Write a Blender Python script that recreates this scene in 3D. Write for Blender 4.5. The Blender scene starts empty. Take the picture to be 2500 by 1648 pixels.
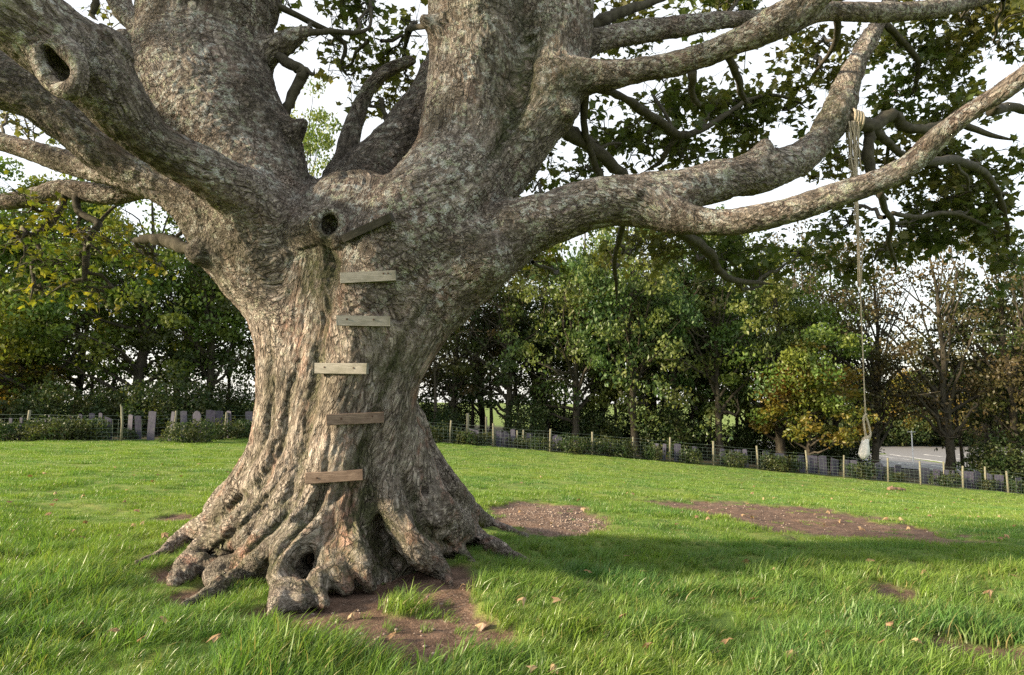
import bpy, math, random
import numpy as np
from mathutils import Vector, Matrix, Quaternion
from mathutils.bvhtree import BVHTree

random.seed(7)
RNG = np.random.default_rng(11)
S = bpy.context.scene
COL = S.collection
R = math.radians

# ------------------------------------------------------------------ camera, sky, sun, exposure
CAM_Z, PITCH, FPX = 1.5, R(5.4), 1667.0
cam_d = bpy.data.cameras.new('camera')
cam_d.sensor_width = 36.0
cam_d.lens = 36.0 * FPX / 2500.0
cam_d.clip_start, cam_d.clip_end = 0.05, 3000.0
cam = bpy.data.objects.new('camera', cam_d)
COL.objects.link(cam)
cam.location = (0, 0, CAM_Z)
cam.rotation_euler = (R(90) + PITCH, 0, 0)
S.camera = cam

SUN_EL = R(18)
TO_SUN = Vector((-1.0, -0.28, 0.0)).normalized() * math.cos(SUN_EL) + Vector((0, 0, math.sin(SUN_EL)))
W = bpy.data.worlds.new('World')
S.world = W
W.use_nodes = True
wn = W.node_tree.nodes
sky = wn.new('ShaderNodeTexSky')
sky.sky_type = 'NISHITA'
sky.sun_disc = False
sky.sun_elevation = SUN_EL
sky.sun_rotation = math.atan2(TO_SUN.x, TO_SUN.y)
sky.air_density, sky.dust_density, sky.ozone_density = 1.0, 1.5, 0.6
wn['Background'].inputs['Strength'].default_value = 0.135
veil = wn.new('ShaderNodeMix')            # thin bright overcast in front of the blue
veil.data_type = 'RGBA'
veil.inputs[0].default_value = 0.72
veil.inputs[7].default_value = (3.7, 3.65, 3.5, 1)
W.node_tree.links.new(sky.outputs[0], veil.inputs[6])
W.node_tree.links.new(veil.outputs[2], wn['Background'].inputs['Color'])
sun_d = bpy.data.lights.new('sun', 'SUN')
sun_d.energy = 5.0
sun_d.angle = R(5)
sun_d.color = (1.0, 0.82, 0.58)
sun = bpy.data.objects.new('sun', sun_d)
COL.objects.link(sun)
sun.rotation_euler = TO_SUN.to_track_quat('Z', 'Y').to_euler()
vs = S.view_settings
vs.view_transform, vs.look, vs.gamma, vs.use_curve_mapping = 'Standard', 'None', 1.0, False
vs.exposure = 1.52
S.cycles.use_denoising = False      # keep the fine grain of bark and grass
S.cycles.sample_clamp_indirect = 6.0
S.cycles.max_bounces = 6
S.cycles.diffuse_bounces = 4
S.cycles.transmission_bounces = 4
S.cycles.transparent_max_bounces = 4
S.cycles.caustics_reflective = S.cycles.caustics_refractive = False

# ------------------------------------------------------------------ helpers
def tag(o, label=None, cat=None, group=None, kind=None):
    if label: o['label'] = label
    if cat: o['category'] = cat
    if group: o['group'] = group
    if kind: o['kind'] = kind
    return o

def empty(name, loc=(0, 0, 0)):
    o = bpy.data.objects.new(name, None)
    o.location = loc
    o.empty_display_size = 0.2
    COL.objects.link(o)
    return o

def link(name, me, parent=None, mat=None):
    o = bpy.data.objects.new(name, me)
    COL.objects.link(o)
    if parent is not None:
        o.parent = parent
        o.matrix_parent_inverse = Matrix.Translation(parent.location).inverted()
    if mat is not None and not me.materials:
        me.materials.append(mat)
    return o

def mesh_np(name, V, F, smooth=True):
    """numpy mesh: F is (n,3) or (n,4)"""
    me = bpy.data.meshes.new(name)
    V = np.asarray(V, np.float32); F = np.asarray(F, np.int32)
    n, k = F.shape
    me.vertices.add(len(V)); me.vertices.foreach_set('co', V.ravel())
    me.loops.add(n * k); me.loops.foreach_set('vertex_index', F.ravel())
    me.polygons.add(n)
    me.polygons.foreach_set('loop_start', np.arange(0, n * k, k, dtype=np.int32))
    me.polygons.foreach_set('loop_total', np.full(n, k, np.int32))
    me.polygons.foreach_set('use_smooth', np.full(n, smooth, bool))
    me.update(calc_edges=True)
    return me

def attr(me, name, typ, data, dom='POINT'):
    a = me.attributes.new(name, typ, dom)
    key = {'FLOAT': 'value', 'FLOAT_VECTOR': 'vector', 'FLOAT_COLOR': 'color', 'INT': 'value'}[typ]
    a.data.foreach_set(key, np.asarray(data, np.int32 if typ == 'INT' else np.float32).ravel())

def sstep(a, b, x):
    t = np.clip((x - a) / (b - a), 0, 1)
    return t * t * (3 - 2 * t)

def _hash(ix, iy, iz, s):
    h = (ix.astype(np.int64) * 374761393 + iy.astype(np.int64) * 668265263 + iz.astype(np.int64) * 2147483647 + s * 974634777) & 0xFFFFFFFF
    h = ((h ^ (h >> 13)) * 1274126177) & 0xFFFFFFFF
    return (h ^ (h >> 16)) & 0xFFFFFFFF

def vnoise(p, s=0):
    """value noise -1..1 on (n,3)"""
    p = np.asarray(p, np.float32)
    i = np.floor(p).astype(np.int32); f = p - i
    u = f * f * f * (f * (f * 6 - 15) + 10)
    out = np.zeros(len(p), np.float32)
    for dx in (0, 1):
        wx = u[:, 0] if dx else 1 - u[:, 0]
        for dy in (0, 1):
            wy = u[:, 1] if dy else 1 - u[:, 1]
            for dz in (0, 1):
                wz = u[:, 2] if dz else 1 - u[:, 2]
                h = _hash(i[:, 0] + dx, i[:, 1] + dy, i[:, 2] + dz, s).astype(np.float32) / 2147483648.0 - 1
                out += wx * wy * wz * h
    return out

def fbm(p, s=0, o=3):
    out = 0; a = 1.0
    p = np.asarray(p, np.float32)
    for k in range(o):
        out = out + a * vnoise(p * (2.03 ** k), s + 17 * k); a *= 0.5
    return out

def worley(p, s=0):
    """F1, F2 distances and cell id"""
    p = np.asarray(p, np.float32)
    i = np.floor(p).astype(np.int32); f = p - i
    f1 = np.full(len(p), 9, np.float32); f2 = f1.copy(); cid = np.zeros(len(p), np.int64)
    for dx in (-1, 0, 1):
        for dy in (-1, 0, 1):
            for dz in (-1, 0, 1):
                h = _hash(i[:, 0] + dx, i[:, 1] + dy, i[:, 2] + dz, s)
                jx = (h & 1023).astype(np.float32) / 1023; jy = ((h >> 10) & 1023).astype(np.float32) / 1023; jz = ((h >> 20) & 1023).astype(np.float32) / 1023
                d = (dx + jx - f[:, 0]) ** 2 + (dy + jy - f[:, 1]) ** 2 + (dz + jz - f[:, 2]) ** 2
                near = d < f1
                f2 = np.where(near, f1, np.minimum(f2, d))
                cid = np.where(near, h, cid)
                f1 = np.where(near, d, f1)
    return np.sqrt(f1), np.sqrt(f2), (cid & 4095).astype(np.float32) / 4095

def gz(x, y):
    """height of the ground"""
    x = np.asarray(x, np.float64); y = np.asarray(y, np.float64)
    xx = np.minimum(x, 45) / 1.0
    F = -0.36 * np.log1p(np.exp(np.clip((xx + 9) / 4, -30, 30)))
    w = 0.35 + 0.65 * sstep(4, 30, y)
    mound = 0.10 * np.exp(-(((x + 1.6) / 1.9) ** 2 + ((y - 6.6) / 1.7) ** 2))
    return F * w + 0.25 - 0.3 * sstep(4, 30, y) + mound

def ray(px, py):
    xc = (px - 1250.0) / FPX; yc = (824.0 - py) / FPX
    return Vector((xc, math.cos(PITCH) - yc * math.sin(PITCH), math.sin(PITCH) + yc * math.cos(PITCH)))

def at(px, py, Y):
    d = ray(px, py)
    k = Y / d.y
    return Vector((d.x * k, Y, CAM_Z + d.z * k))

def depth_of(p):
    return p[1] * math.cos(PITCH) + (p[2] - CAM_Z) * math.sin(PITCH)

def on_ground(px, py, lift=0.0):
    d = ray(px, py)
    lo, hi = 0.5, 400.0
    for _ in range(50):
        m = (lo + hi) / 2
        if CAM_Z + d.z * m > float(gz(d.x * m, d.y * m)) + lift: lo = m
        else: hi = m
    return Vector((d.x * lo, d.y * lo, CAM_Z + d.z * lo))

# ------------------------------------------------------------------ material helpers
class NT:
    def __init__(s, name):
        s.m = bpy.data.materials.new(name); s.m.use_nodes = True
        s.t = s.m.node_tree; s.n = s.t.nodes; s.b = s.n['Principled BSDF']; s.out = s.n['Material Output']
        s.b.inputs['Specular IOR Level'].default_value = 0.25
    def __call__(s, typ, ins=None, **kw):
        n = s.n.new('ShaderNode' + typ)
        for k, v in kw.items(): setattr(n, k, v)
        for k, v in (ins or {}).items(): s.put(n.inputs[k], v)
        return n
    def put(s, sock, v):
        if isinstance(v, bpy.types.NodeSocket): s.t.links.new(v, sock)
        elif isinstance(v, bpy.types.Node): s.t.links.new(v.outputs[0], sock)
        else:
            if isinstance(v, tuple) and len(v) == 3 and sock.type == 'RGBA': v = v + (1,)
            sock.default_value = v
    def noise(s, vec, scale, detail=4, rough=.55, dist=0):
        return s('TexNoise', {'Vector': vec, 'Scale': scale, 'Detail': detail, 'Roughness': rough, 'Distortion': dist}).outputs['Fac']
    def mix(s, f, a, b, mode='MIX'):
        n = s('Mix', data_type='RGBA', blend_type=mode)
        s.put(n.inputs[0], f); s.put(n.inputs[6], a); s.put(n.inputs[7], b)
        return n.outputs[2]
    def math(s, op, a, b=0.0, c=0.0, clamp=False):
        n = s('Math', operation=op, use_clamp=clamp)
        s.put(n.inputs[0], a); s.put(n.inputs[1], b); s.put(n.inputs[2], c)
        return n.outputs[0]
    def ramp(s, f, a, b, lo=0.0, hi=1.0):
        return s('MapRange', {'Value': f, 'From Min': a, 'From Max': b, 'To Min': lo, 'To Max': hi}).outputs[0]
    def at(s, name, vec=False):
        n = s('Attribute', attribute_name=name)
        return n.outputs['Vector'] if vec else n.outputs['Fac']
    def pos(s): return s('NewGeometry').outputs['Position']
    def obj(s): return s('TexCoord').outputs['Object']
    def bump(s, h, strength=.5, dist=.01, normal=None):
        n = s('Bump', {'Height': h, 'Strength': strength, 'Distance': dist})
        if normal is not None: s.put(n.inputs['Normal'], normal)
        return n.outputs[0]
    def done(s, col=None, rough=None, normal=None):
        if col is not None: s.put(s.b.inputs['Base Color'], col)
        if rough is not None: s.put(s.b.inputs['Roughness'], rough)
        if normal is not None: s.put(s.b.inputs['Normal'], normal)
        return s.m

def mat_bark():
    n = NT('sycamore_bark')
    co = n.at('bark_co', True)
    def warp(scale, amt):
        d = n('VectorMath', {0: n('TexNoise', {'Vector': co, 'Scale': scale, 'Detail': 4.0, 'Roughness': .6}).outputs['Color'], 1: (.5, .5, .5)}, operation='SUBTRACT').outputs[0]
        d = n('VectorMath', {0: d, 'Scale': amt}, operation='SCALE').outputs[0]
        return n('VectorMath', {0: co, 1: d}, operation='ADD').outputs[0]
    w1 = warp(10.0, .085)
    big = n.noise(co, 1.6, 3); mid = n.noise(w1, 11, 5, .65); fine = n.noise(co, 60, 5, .7); flake = n.noise(w1, 30, 4, .6)
    def cells(scale):
        e = n('TexVoronoi', {'Vector': w1, 'Scale': scale, 'Randomness': 1.0}, feature='DISTANCE_TO_EDGE').outputs['Distance']
        f = n('TexVoronoi', {'Vector': w1, 'Scale': scale, 'Randomness': 1.0}, feature='F1').outputs['Color']
        return n.ramp(e, 0.0, 0.12), n('SeparateColor', {0: f}).outputs[0]
    (v1, s1), (v2, s2) = cells(31.0), cells(15.0)
    pick = n.ramp(n.noise(co, 4.0, 4, .6), .47, .53)
    vv = n('Mix', {0: pick, 2: v1, 3: v2}, data_type='FLOAT').outputs[0]
    sep = n('Mix', {0: pick, 2: s1, 3: s2}, data_type='FLOAT').outputs[0]
    present = n.ramp(n.noise(co, 6.5, 5, .65), .36, .56)
    crack = n.math('MAXIMUM', vv, n.math('SUBTRACT', 1.0, present), clamp=True)
    tone = n.noise(n.obj(), 1.7, 5, .6)
    c = n.mix(n.ramp(big, .35, .65), (.16, .135, .112), (.21, .172, .146))
    c = n.mix(n.ramp(mid, .42, .66), c, (.30, .255, .215))
    c = n.mix(n.ramp(sep, .3, 1.0, 0, .5), c, (.43, .37, .32))
    c = n.mix(n.ramp(sep, .3, 0.0, 0, .45), c, (.13, .10, .08))
    c = n.mix(n.ramp(flake, .52, .62, 0, .75), c, (.50, .44, .385))
    c = n.mix(n.ramp(flake, .46, .36, 0, .85), c, (.075, .058, .046))
    c = n.mix(n.ramp(fine, .5, .72, 0, .5), c, (.10, .078, .06))
    c = n.mix(n.ramp(tone, .50, .36, 0, .62), c, n.mix(n.ramp(flake, .4, .6), (.06, .052, .036), (.15, .135, .095)))
    c = n.mix(n.ramp(tone, .54, .66, 0, .5), c, n.mix(n.ramp(flake, .4, .6), (.24, .215, .19), (.45, .41, .37)))
    pink = n.math('MULTIPLY', n.ramp(n.noise(w1, 4.3, 5, .65), .53, .64), n.at('pink'))
    c = n.mix(n.math('MULTIPLY', pink, .62), c, n.mix(n.ramp(flake, .4, .6), (.27, .135, .095), (.42, .26, .205)))
    c = n.mix(n.ramp(crack, 0, 1, .85, 0), c, (.045, .034, .026))
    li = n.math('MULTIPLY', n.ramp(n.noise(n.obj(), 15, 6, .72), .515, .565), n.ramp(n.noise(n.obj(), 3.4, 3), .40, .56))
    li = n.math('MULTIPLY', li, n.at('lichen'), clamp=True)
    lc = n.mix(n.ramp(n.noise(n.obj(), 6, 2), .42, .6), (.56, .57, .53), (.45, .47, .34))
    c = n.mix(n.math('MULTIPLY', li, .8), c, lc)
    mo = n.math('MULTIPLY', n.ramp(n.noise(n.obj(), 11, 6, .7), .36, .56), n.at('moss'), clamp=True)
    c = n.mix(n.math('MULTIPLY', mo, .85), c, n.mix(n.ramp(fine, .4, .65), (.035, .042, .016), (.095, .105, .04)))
    so = n.math('MULTIPLY', n.ramp(n.noise(n.obj(), 12, 5, .65), .34, .56), n.at('algae_shade'), clamp=True)
    c = n.mix(n.math('MULTIPLY', so, .8), c, n.mix(n.ramp(flake, .4, .6), (.035, .03, .024), (.10, .085, .07)))  # darkens the bark colour for algae and painted shade together
    h = n.math('ADD', n.math('MULTIPLY', crack, 1.1), n.math('MULTIPLY', fine, .5))
    h = n.math('ADD', h, n.math('MULTIPLY', n.ramp(flake, .38, .62), .8))
    h = n.math('ADD', h, n.math('MULTIPLY', n.ramp(mid, .3, .7), .7))
    h = n.math('ADD', h, n.math('MULTIPLY', sep, .5))
    return n.done(c, .88, n.bump(h, 1.0, .026))

def mat_leaf(name, c1, c2, c3, trans=.45, scale=2.0, gloss=.02):
    n = NT(name)
    r = n.at('rnd')
    c = n.mix(r, c1, c2)
    c = n.mix(n.ramp(n.noise(n.pos(), scale, 2), .42, .66), c, c3)
    n.n.remove(n.b)
    d = n('BsdfDiffuse', {'Color': c}); t = n('BsdfTranslucent', {'Color': n.mix(.5, c, n.mix(1.0, c, (1.6, 1.5, .5), 'MULTIPLY'))})
    g = n('BsdfGlossy', {'Roughness': .45, 'Color': (1, 1, 1)})
    m1 = n('MixShader', {0: trans, 1: d.outputs[0], 2: t.outputs[0]})
    m2 = n('MixShader', {0: gloss, 1: m1.outputs[0], 2: g.outputs[0]})
    n.t.links.new(m2.outputs[0], n.out.inputs[0])
    return n.m

def mat_simple(name, ca, cb, scale=8, rough=.85, bump=.0, stretch=None, dist=.01):
    n = NT(name)
    v = n.obj()
    if stretch: v = n('Mapping', {'Vector': v, 'Scale': stretch}).outputs[0]
    f = n.noise(v, scale, 5, .62)
    return n.done(n.mix(n.ramp(f, .32, .68), ca, cb), rough, n.bump(f, bump, dist) if bump else None)

M = {}
M['bark'] = mat_bark()
M['twig'] = mat_simple('twig_bark', (.035, .03, .022), (.085, .078, .055), 14, .9, .6)
M['woodbark'] = mat_simple('woodland_bark', (.03, .026, .02), (.085, .075, .055), 5, .92, .7, (1, 1, .25), .03)
M['leaf'] = mat_leaf('sycamore_leaf', (.052, .085, .022), (.088, .12, .03), (.115, .115, .028), .42, .8)
M['leaf_yellow'] = mat_leaf('yellowing_leaf', (.075, .135, .02), (.15, .19, .022), (.24, .20, .025), .5, 2.2)
M['leaf_brown'] = mat_leaf('dry_leaf', (.22, .14, .075), (.42, .31, .18), (.16, .095, .055), .2, 9)
M['bg_oak'] = mat_leaf('oak_foliage', (.058, .115, .024), (.115, .185, .036), (.15, .175, .028), .38, .35)
M['bg_dark'] = mat_leaf('dark_foliage', (.024, .045, .013), (.048, .075, .02), (.07, .075, .02), .35, .4)
M['bg_ash'] = mat_leaf('ash_foliage', (.045, .095, .032), (.09, .155, .045), (.14, .16, .038), .4, .35)
M['bg_brown'] = mat_leaf('copper_foliage', (.05, .042, .018), (.085, .06, .026), (.06, .065, .02), .35, .5)
M['bg_yellow'] = mat_leaf('turning_foliage', (.07, .11, .02), (.16, .15, .02), (.21, .13, .025), .42, .5)
M['bush'] = mat_leaf('bramble_foliage', (.018, .042, .013), (.04, .072, .02), (.065, .075, .022), .35, 1.2)

# ------------------------------------------------------------------ ground
SOIL = []   # world ellipses (x, y, rx, ry, angle, weight)
def soil_px(px, py, rxp, ryp, w=1.0, kind=0):
    c = on_ground(px, py); e = on_ground(px + rxp, py); u = on_ground(px, py - ryp); dn = on_ground(px, py + ryp)
    SOIL.append((c.x, (u.y + dn.y) / 2, abs(e.x - c.x), (u.y - dn.y) / 2, w, kind))
soil_px(900, 1470, 250, 70, 1.15)
soil_px(1030, 1440, 130, 75, 1.1)
soil_px(950, 1545, 270, 60, 1.15)
soil_px(1010, 1620, 70, 40, .7)
soil_px(470, 1450, 130, 45, .75)
soil_px(420, 1395, 60, 25, .6)
soil_px(700, 1490, 160, 50, 1.05)
soil_px(1330, 1262, 150, 38, 1.25, 1)
soil_px(1420, 1275, 90, 30, 1.0, 1)
soil_px(1760, 1243, 150, 22, 1.0)
soil_px(1960, 1268, 220, 34, 1.25)
soil_px(2150, 1293, 180, 32, 1.1)
soil_px(2250, 1320, 160, 20, .7)
soil_px(2430, 1590, 150, 50, .75)
soil_px(2180, 1450, 90, 22, .7)
soil_px(1430, 1435, 60, 18, .7)
soil_px(420, 1258, 50, 12, .8)
soil_px(1230, 1545, 60, 22, .7)

ISLE = [tuple(on_ground(990, 1478))[:2] + (.17, .12), tuple(on_ground(620, 1460))[:2] + (.3, .15), tuple(on_ground(1560, 1255))[:2] + (.35, .3)]
def soil_mask(x, y):
    x = np.asarray(x, np.float64); y = np.asarray(y, np.float64)
    p = np.stack([x, y, np.zeros_like(x)], 1)
    nz = fbm(p * 2.4, 3, 3) * .45 + fbm(p * 9, 8, 2) * .22
    m = np.zeros(len(x)); st = np.zeros(len(x))
    for cx, cy, rx, ry, w, kind in SOIL:
        d = np.sqrt(((x - cx) / rx) ** 2 + ((y - cy) / ry) ** 2)
        v = w * (1.35 - d)
        m = np.maximum(m, v)
        if kind: st = np.maximum(st, v)
    for cx, cy, rx, ry in ISLE:
        m = m - 1.6 * np.exp(-((x - cx) / rx) ** 2 - ((y - cy) / ry) ** 2)
    return np.clip(sstep(.28, .55, m + nz * .7 * (m > .02)), 0, 1), np.clip(st + nz, 0, 1)

def lumps(x, y):
    p = np.stack([x, y, np.zeros_like(x)], 1)
    near = 1 / (1 + np.abs(y) / 60)
    return (fbm(p * .55, 21, 2) * .04 + fbm(p * 1.9, 22, 3) * .024) * near

def make_ground():
    def axis(a, b, step, far_lo, far_hi, g=1.13):
        core = list(np.arange(a, b, step)); hi = [core[-1]]; s = step
        while hi[-1] < far_hi: s *= g; hi.append(hi[-1] + s)
        lo = [core[0]]; s = step
        while lo[-1] > far_lo: s *= g; lo.append(lo[-1] - s)
        return np.array(lo[:0:-1] + core + hi[1:])
    xs = axis(-7, 8, .055, -1500, 1500, 1.10); ys = axis(1.6, 12, .055, -60, 2200, 1.035)
    X, Y = np.meshgrid(xs, ys)
    x, y = X.ravel(), Y.ravel()
    soil, stone = soil_mask(x, y)
    z = gz(x, y) + lumps(x, y) - soil * .035 + soil * fbm(np.stack([x, y, x * 0], 1) * 14, 31, 3) * .010
    nx, ny = len(xs), len(ys)
    i = np.arange(nx * ny).reshape(ny, nx)
    F = np.stack([i[:-1, :-1], i[:-1, 1:], i[1:, 1:], i[1:, :-1]], -1).reshape(-1, 4)
    me = mesh_np('ground', np.stack([x, y, z], 1), F)
    attr(me, 'soil', 'FLOAT', soil); attr(me, 'stone', 'FLOAT', stone)
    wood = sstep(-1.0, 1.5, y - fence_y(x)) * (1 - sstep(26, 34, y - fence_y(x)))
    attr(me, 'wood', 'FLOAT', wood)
    n = NT('meadow_ground')
    p = n.pos()
    f1 = n.noise(p, .35, 4); f2 = n.noise(p, 3.2, 5, .65); f3 = n.noise(p, 42, 4, .7)
    gcol = n.mix(n.ramp(f1, .36, .64), (.10, .175, .028), (.155, .225, .038))
    gcol = n.mix(n.ramp(f2, .46, .64, 0, .85), gcol, (.23, .245, .065))
    gcol = n.mix(n.ramp(f3, .40, .68, 0, .6), gcol, (.045, .075, .015))
    scol = n.mix(n.ramp(n.noise(p, 7, 5, .65), .36, .62), (.06, .037, .025), (.14, .088, .062))
    scol = n.mix(n.ramp(n.noise(p, 70, 3, .7), .54, .68, 0, .8), scol, (.27, .185, .14))
    st = n.math('MULTIPLY', n.ramp(n('TexVoronoi', {'Vector': p, 'Scale': 34.0}).outputs['Distance'], .25, .42, 1, 0), n.at('stone'))
    scol = n.mix(n.math('MULTIPLY', st, .8), scol, (.36, .28, .23))
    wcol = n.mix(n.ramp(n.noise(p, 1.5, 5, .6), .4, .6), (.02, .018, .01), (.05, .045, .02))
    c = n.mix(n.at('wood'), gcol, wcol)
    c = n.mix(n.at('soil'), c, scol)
    h = n.math('ADD', n.math('MULTIPLY', f3, .6), n.math('MULTIPLY', f2, .8))
    n.done(c, .95, n.bump(h, .8, .03))
    o = link('ground', me, None, n.m)
    tag(o, 'grassy meadow sloping down behind the old tree', 'ground', kind='structure')
    return o

# fence line: photograph x, distance
FENCE = [(-400, 27.0), (65, 28.5), (295, 28.0), (425, 30.5), (549, 32.0), (700, 33.5), (850, 34.5), (1099, 35.5), (1205, 35.6), (1343, 35.8), (1446, 36), (1547, 36.2), (1635, 36.3), (1741, 36.4), (1848, 36.4), (1968, 36.4), (2057, 36.2), (2164, 36), (2243, 35.8), (2345, 35.6), (2454, 35.4), (2560, 35.2), (2700, 35)]
_fx = np.array([(p - 1250) / FPX * Y for p, Y in FENCE]); _fy = np.array([Y for p, Y in FENCE])
def fence_y(x): return np.interp(x, _fx, _fy)
GROUND = make_ground()

# ------------------------------------------------------------------ the old sycamore: skeleton read as (photo x, photo y, radius px, distance m)
LIMBS = [
 ('trunk', [(830,1475,215,6.5),(832,1300,225,6.5),(830,1150,200,6.5),(829,1000,186,6.5),(840,880,190,6.5),(860,780,200,6.5),(885,690,208,6.5),(895,610,190,6.5),(870,545,120,6.7)], .40),
 ('limb', [(705,1180,105,6.25),(712,1040,86,6.2),(722,930,86,6.2),(722,820,94,6.2),(705,720,112,6.25),(672,620,130,6.25),(630,520,145,6.35),(590,430,152,6.5),(545,330,162,6.6),(498,230,166,6.7),(493,115,143,6.8),(515,0,157,6.9),(530,-120,150,7.0),(540,-320,120,7.2),(560,-520,80,7.4)], .45),
 ('limb', [(800,1270,90,6.0),(835,1120,80,5.92),(855,950,78,5.9),(882,800,86,5.88),(920,660,108,5.9),(995,565,124,6.0),(1080,472,126,6.2),(1120,395,116,6.4),(1138,320,114,6.5),(1150,240,108,6.55),(1160,120,110,6.6),(1165,0,118,6.7),(1180,-150,110,6.8),(1190,-350,90,6.9),(1180,-560,60,7.0)], .50),
 ('limb', [(955,1190,92,6.25),(940,1070,82,6.15),(940,980,80,6.12),(962,880,88,6.12),(1015,785,94,6.12),(1080,705,104,6.12),(1150,645,98,6.12),(1210,605,90,6.12),(1270,565,78,6.1),(1350,534,70,6.05),(1447,500,65,6.05),(1543,488,60,6.1),(1640,480,60,6.15),(1720,456,52,6.25),(1785,437,48,6.35),(1857,425,45,6.5),(1930,401,41,6.7),(1993,353,38,6.9),(2036,290,36,7.1),(2065,217,33,7.3),(2104,130,27,7.6),(2143,63,22,7.9),(2172,0,19,8.1),(2200,-90,17,8.4)], .55),
 ('limb', [(1080,570,120,6.4),(1170,460,95,6.5),(1236,390,82,6.5),(1288,310,82,6.55),(1328,250,84,6.6),(1350,150,85,6.7),(1365,50,82,6.8),(1372,-50,80,6.9),(1400,-250,70,7.0),(1430,-450,50,7.1)], .5),
 ('limb', [(830,540,92,6.6),(905,436,82,6.75),(985,338,68,7.05),(1052,242,60,7.35),(1110,100,50,7.8),(1150,-60,42,8.0),(1180,-200,36,8.2)], .5),
 ('limb', [(650,560,95,6.05),(592,480,70,5.75),(520,434,64,5.5),(440,389,61,5.3),(365,342,65,5.1),(295,268,76,4.9),(238,195,86,4.75),(165,128,97,4.6),(80,60,102,4.45),(-20,-15,104,4.3),(-140,-90,104,4.15),(-300,-200,95,4.0)], .55),
 ('limb', [(640,680,90,6.3),(560,575,85,6.25),(462,480,62,6.15),(345,414,58,6.1),(250,354,62,6.0),(172,290,67,5.9),(95,232,72,5.85),(0,197,71,5.8),(-80,165,70,5.7),(-250,80,62,5.5)], .55),
 ('limb', [(520,520,60,6.7),(410,462,40,6.8),(310,434,34,6.9),(230,412,31,7.0),(153,392,30,7.1),(77,368,28,7.2),(0,345,26,7.3),(-120,310,24,7.5)], .6),
 ('limb', [(500,500,45,6.9),(420,462,32,7.1),(340,458,29,7.3),(290,470,30,7.4),(230,471,28,7.5),(153,463,25,7.6),(77,482,24,7.7),(0,494,19,7.8),(-100,515,16,8.0)], .6),
 ('limb', [(1560,498,48,6.05),(1630,522,46,5.95),(1688,536,38,5.85),(1761,541,34,5.76),(1833,536,34,5.68),(1930,512,31,5.58),(2027,480,31,5.5),(2123,450,30,5.42),(2215,408,31,5.34),(2268,360,31,5.28),(2317,314,29,5.2),(2389,261,28,5.1),(2462,213,28,5.0),(2600,110,24,4.85),(2800,-50,20,4.6)], .6),
 ('limb', [(1335,218,75,6.5),(1400,194,52,6.4),(1450,186,42,6.35),(1510,182,35,6.3),(1640,161,33,6.25),(1737,130,33,6.2),(1825,92,35,6.1),(1900,55,38,6.05),(1960,15,36,6.0),(2040,-50,33,5.9),(2150,-150,28,5.8)], .6),
 ('limb', [(1890,58,30,6.05),(1960,38,27,6.15),(2020,28,24,6.25),(2150,30,24,6.5),(2260,25,22,6.7),(2350,10,17,6.9),(2450,-15,13,7.1),(2600,-60,10,7.4)], .6),
 ('limb', [(1360,135,50,7.0),(1420,113,36,7.1),(1470,98,30,7.2),(1560,80,28,7.4),(1660,65,26,7.6),(1760,50,22,7.8),(1850,45,20,8.0),(1980,20,17,8.3),(2100,-30,14,8.6)], .6),
 ('limb', [(430,140,45,6.95),(365,90,29,7.0),(330,55,26,7.1),(300,20,26,7.2),(285,-20,28,7.3),(250,-120,24,7.5),(200,-260,18,7.7)], .6),
 ('limb', [(590,160,50,6.9),(645,128,33,6.8),(690,107,27,6.75),(722,88,18,6.7),(750,75,11,6.7)], .6),
 ('stub', [(640,360,62,6.6),(695,332,38,6.45),(722,316,27,6.4),(742,300,14,6.38)], .6),
 ('dead_limb', [(830,440,45,7.2),(845,395,32,7.3),(857,335,25,7.4),(877,268,22,7.5),(903,214,20,7.5),(940,178,18,7.5),(984,156,16,7.5),(1003,147,12,7.5)], .4),
 ('stub', [(640,680,65,6.35),(570,640,45,6.1),(510,620,32,6.0),(486,615,31,5.95)], .4),
 ('stub', [(1835,425,34,6.45),(1857,388,29,6.45),(1868,356,17,6.45)], .6),
 ('stub', [(1100,85,45,6.5),(1062,62,26,6.32),(1036,48,17,6.25)], .6),
 ('burl', [(1372,262,30,6.42),(1390,268,24,6.32)], .6),
 ('burl', [(1140,640,80,5.95),(1182,632,70,5.82),(1196,640,48,5.78)], .6),
 ('burl', [(275,120,42,4.75),(262,105,36,4.7)], .6),
 ('stub', [(735,590,58,6.0),(770,562,40,5.78),(790,552,33,5.68)], .6),
 ('burl', [(300,95,24,6.6),(275,92,16,6.5),(262,88,10,6.4)], .6),
]
G = None   # distance: let the point rest on the ground
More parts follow.
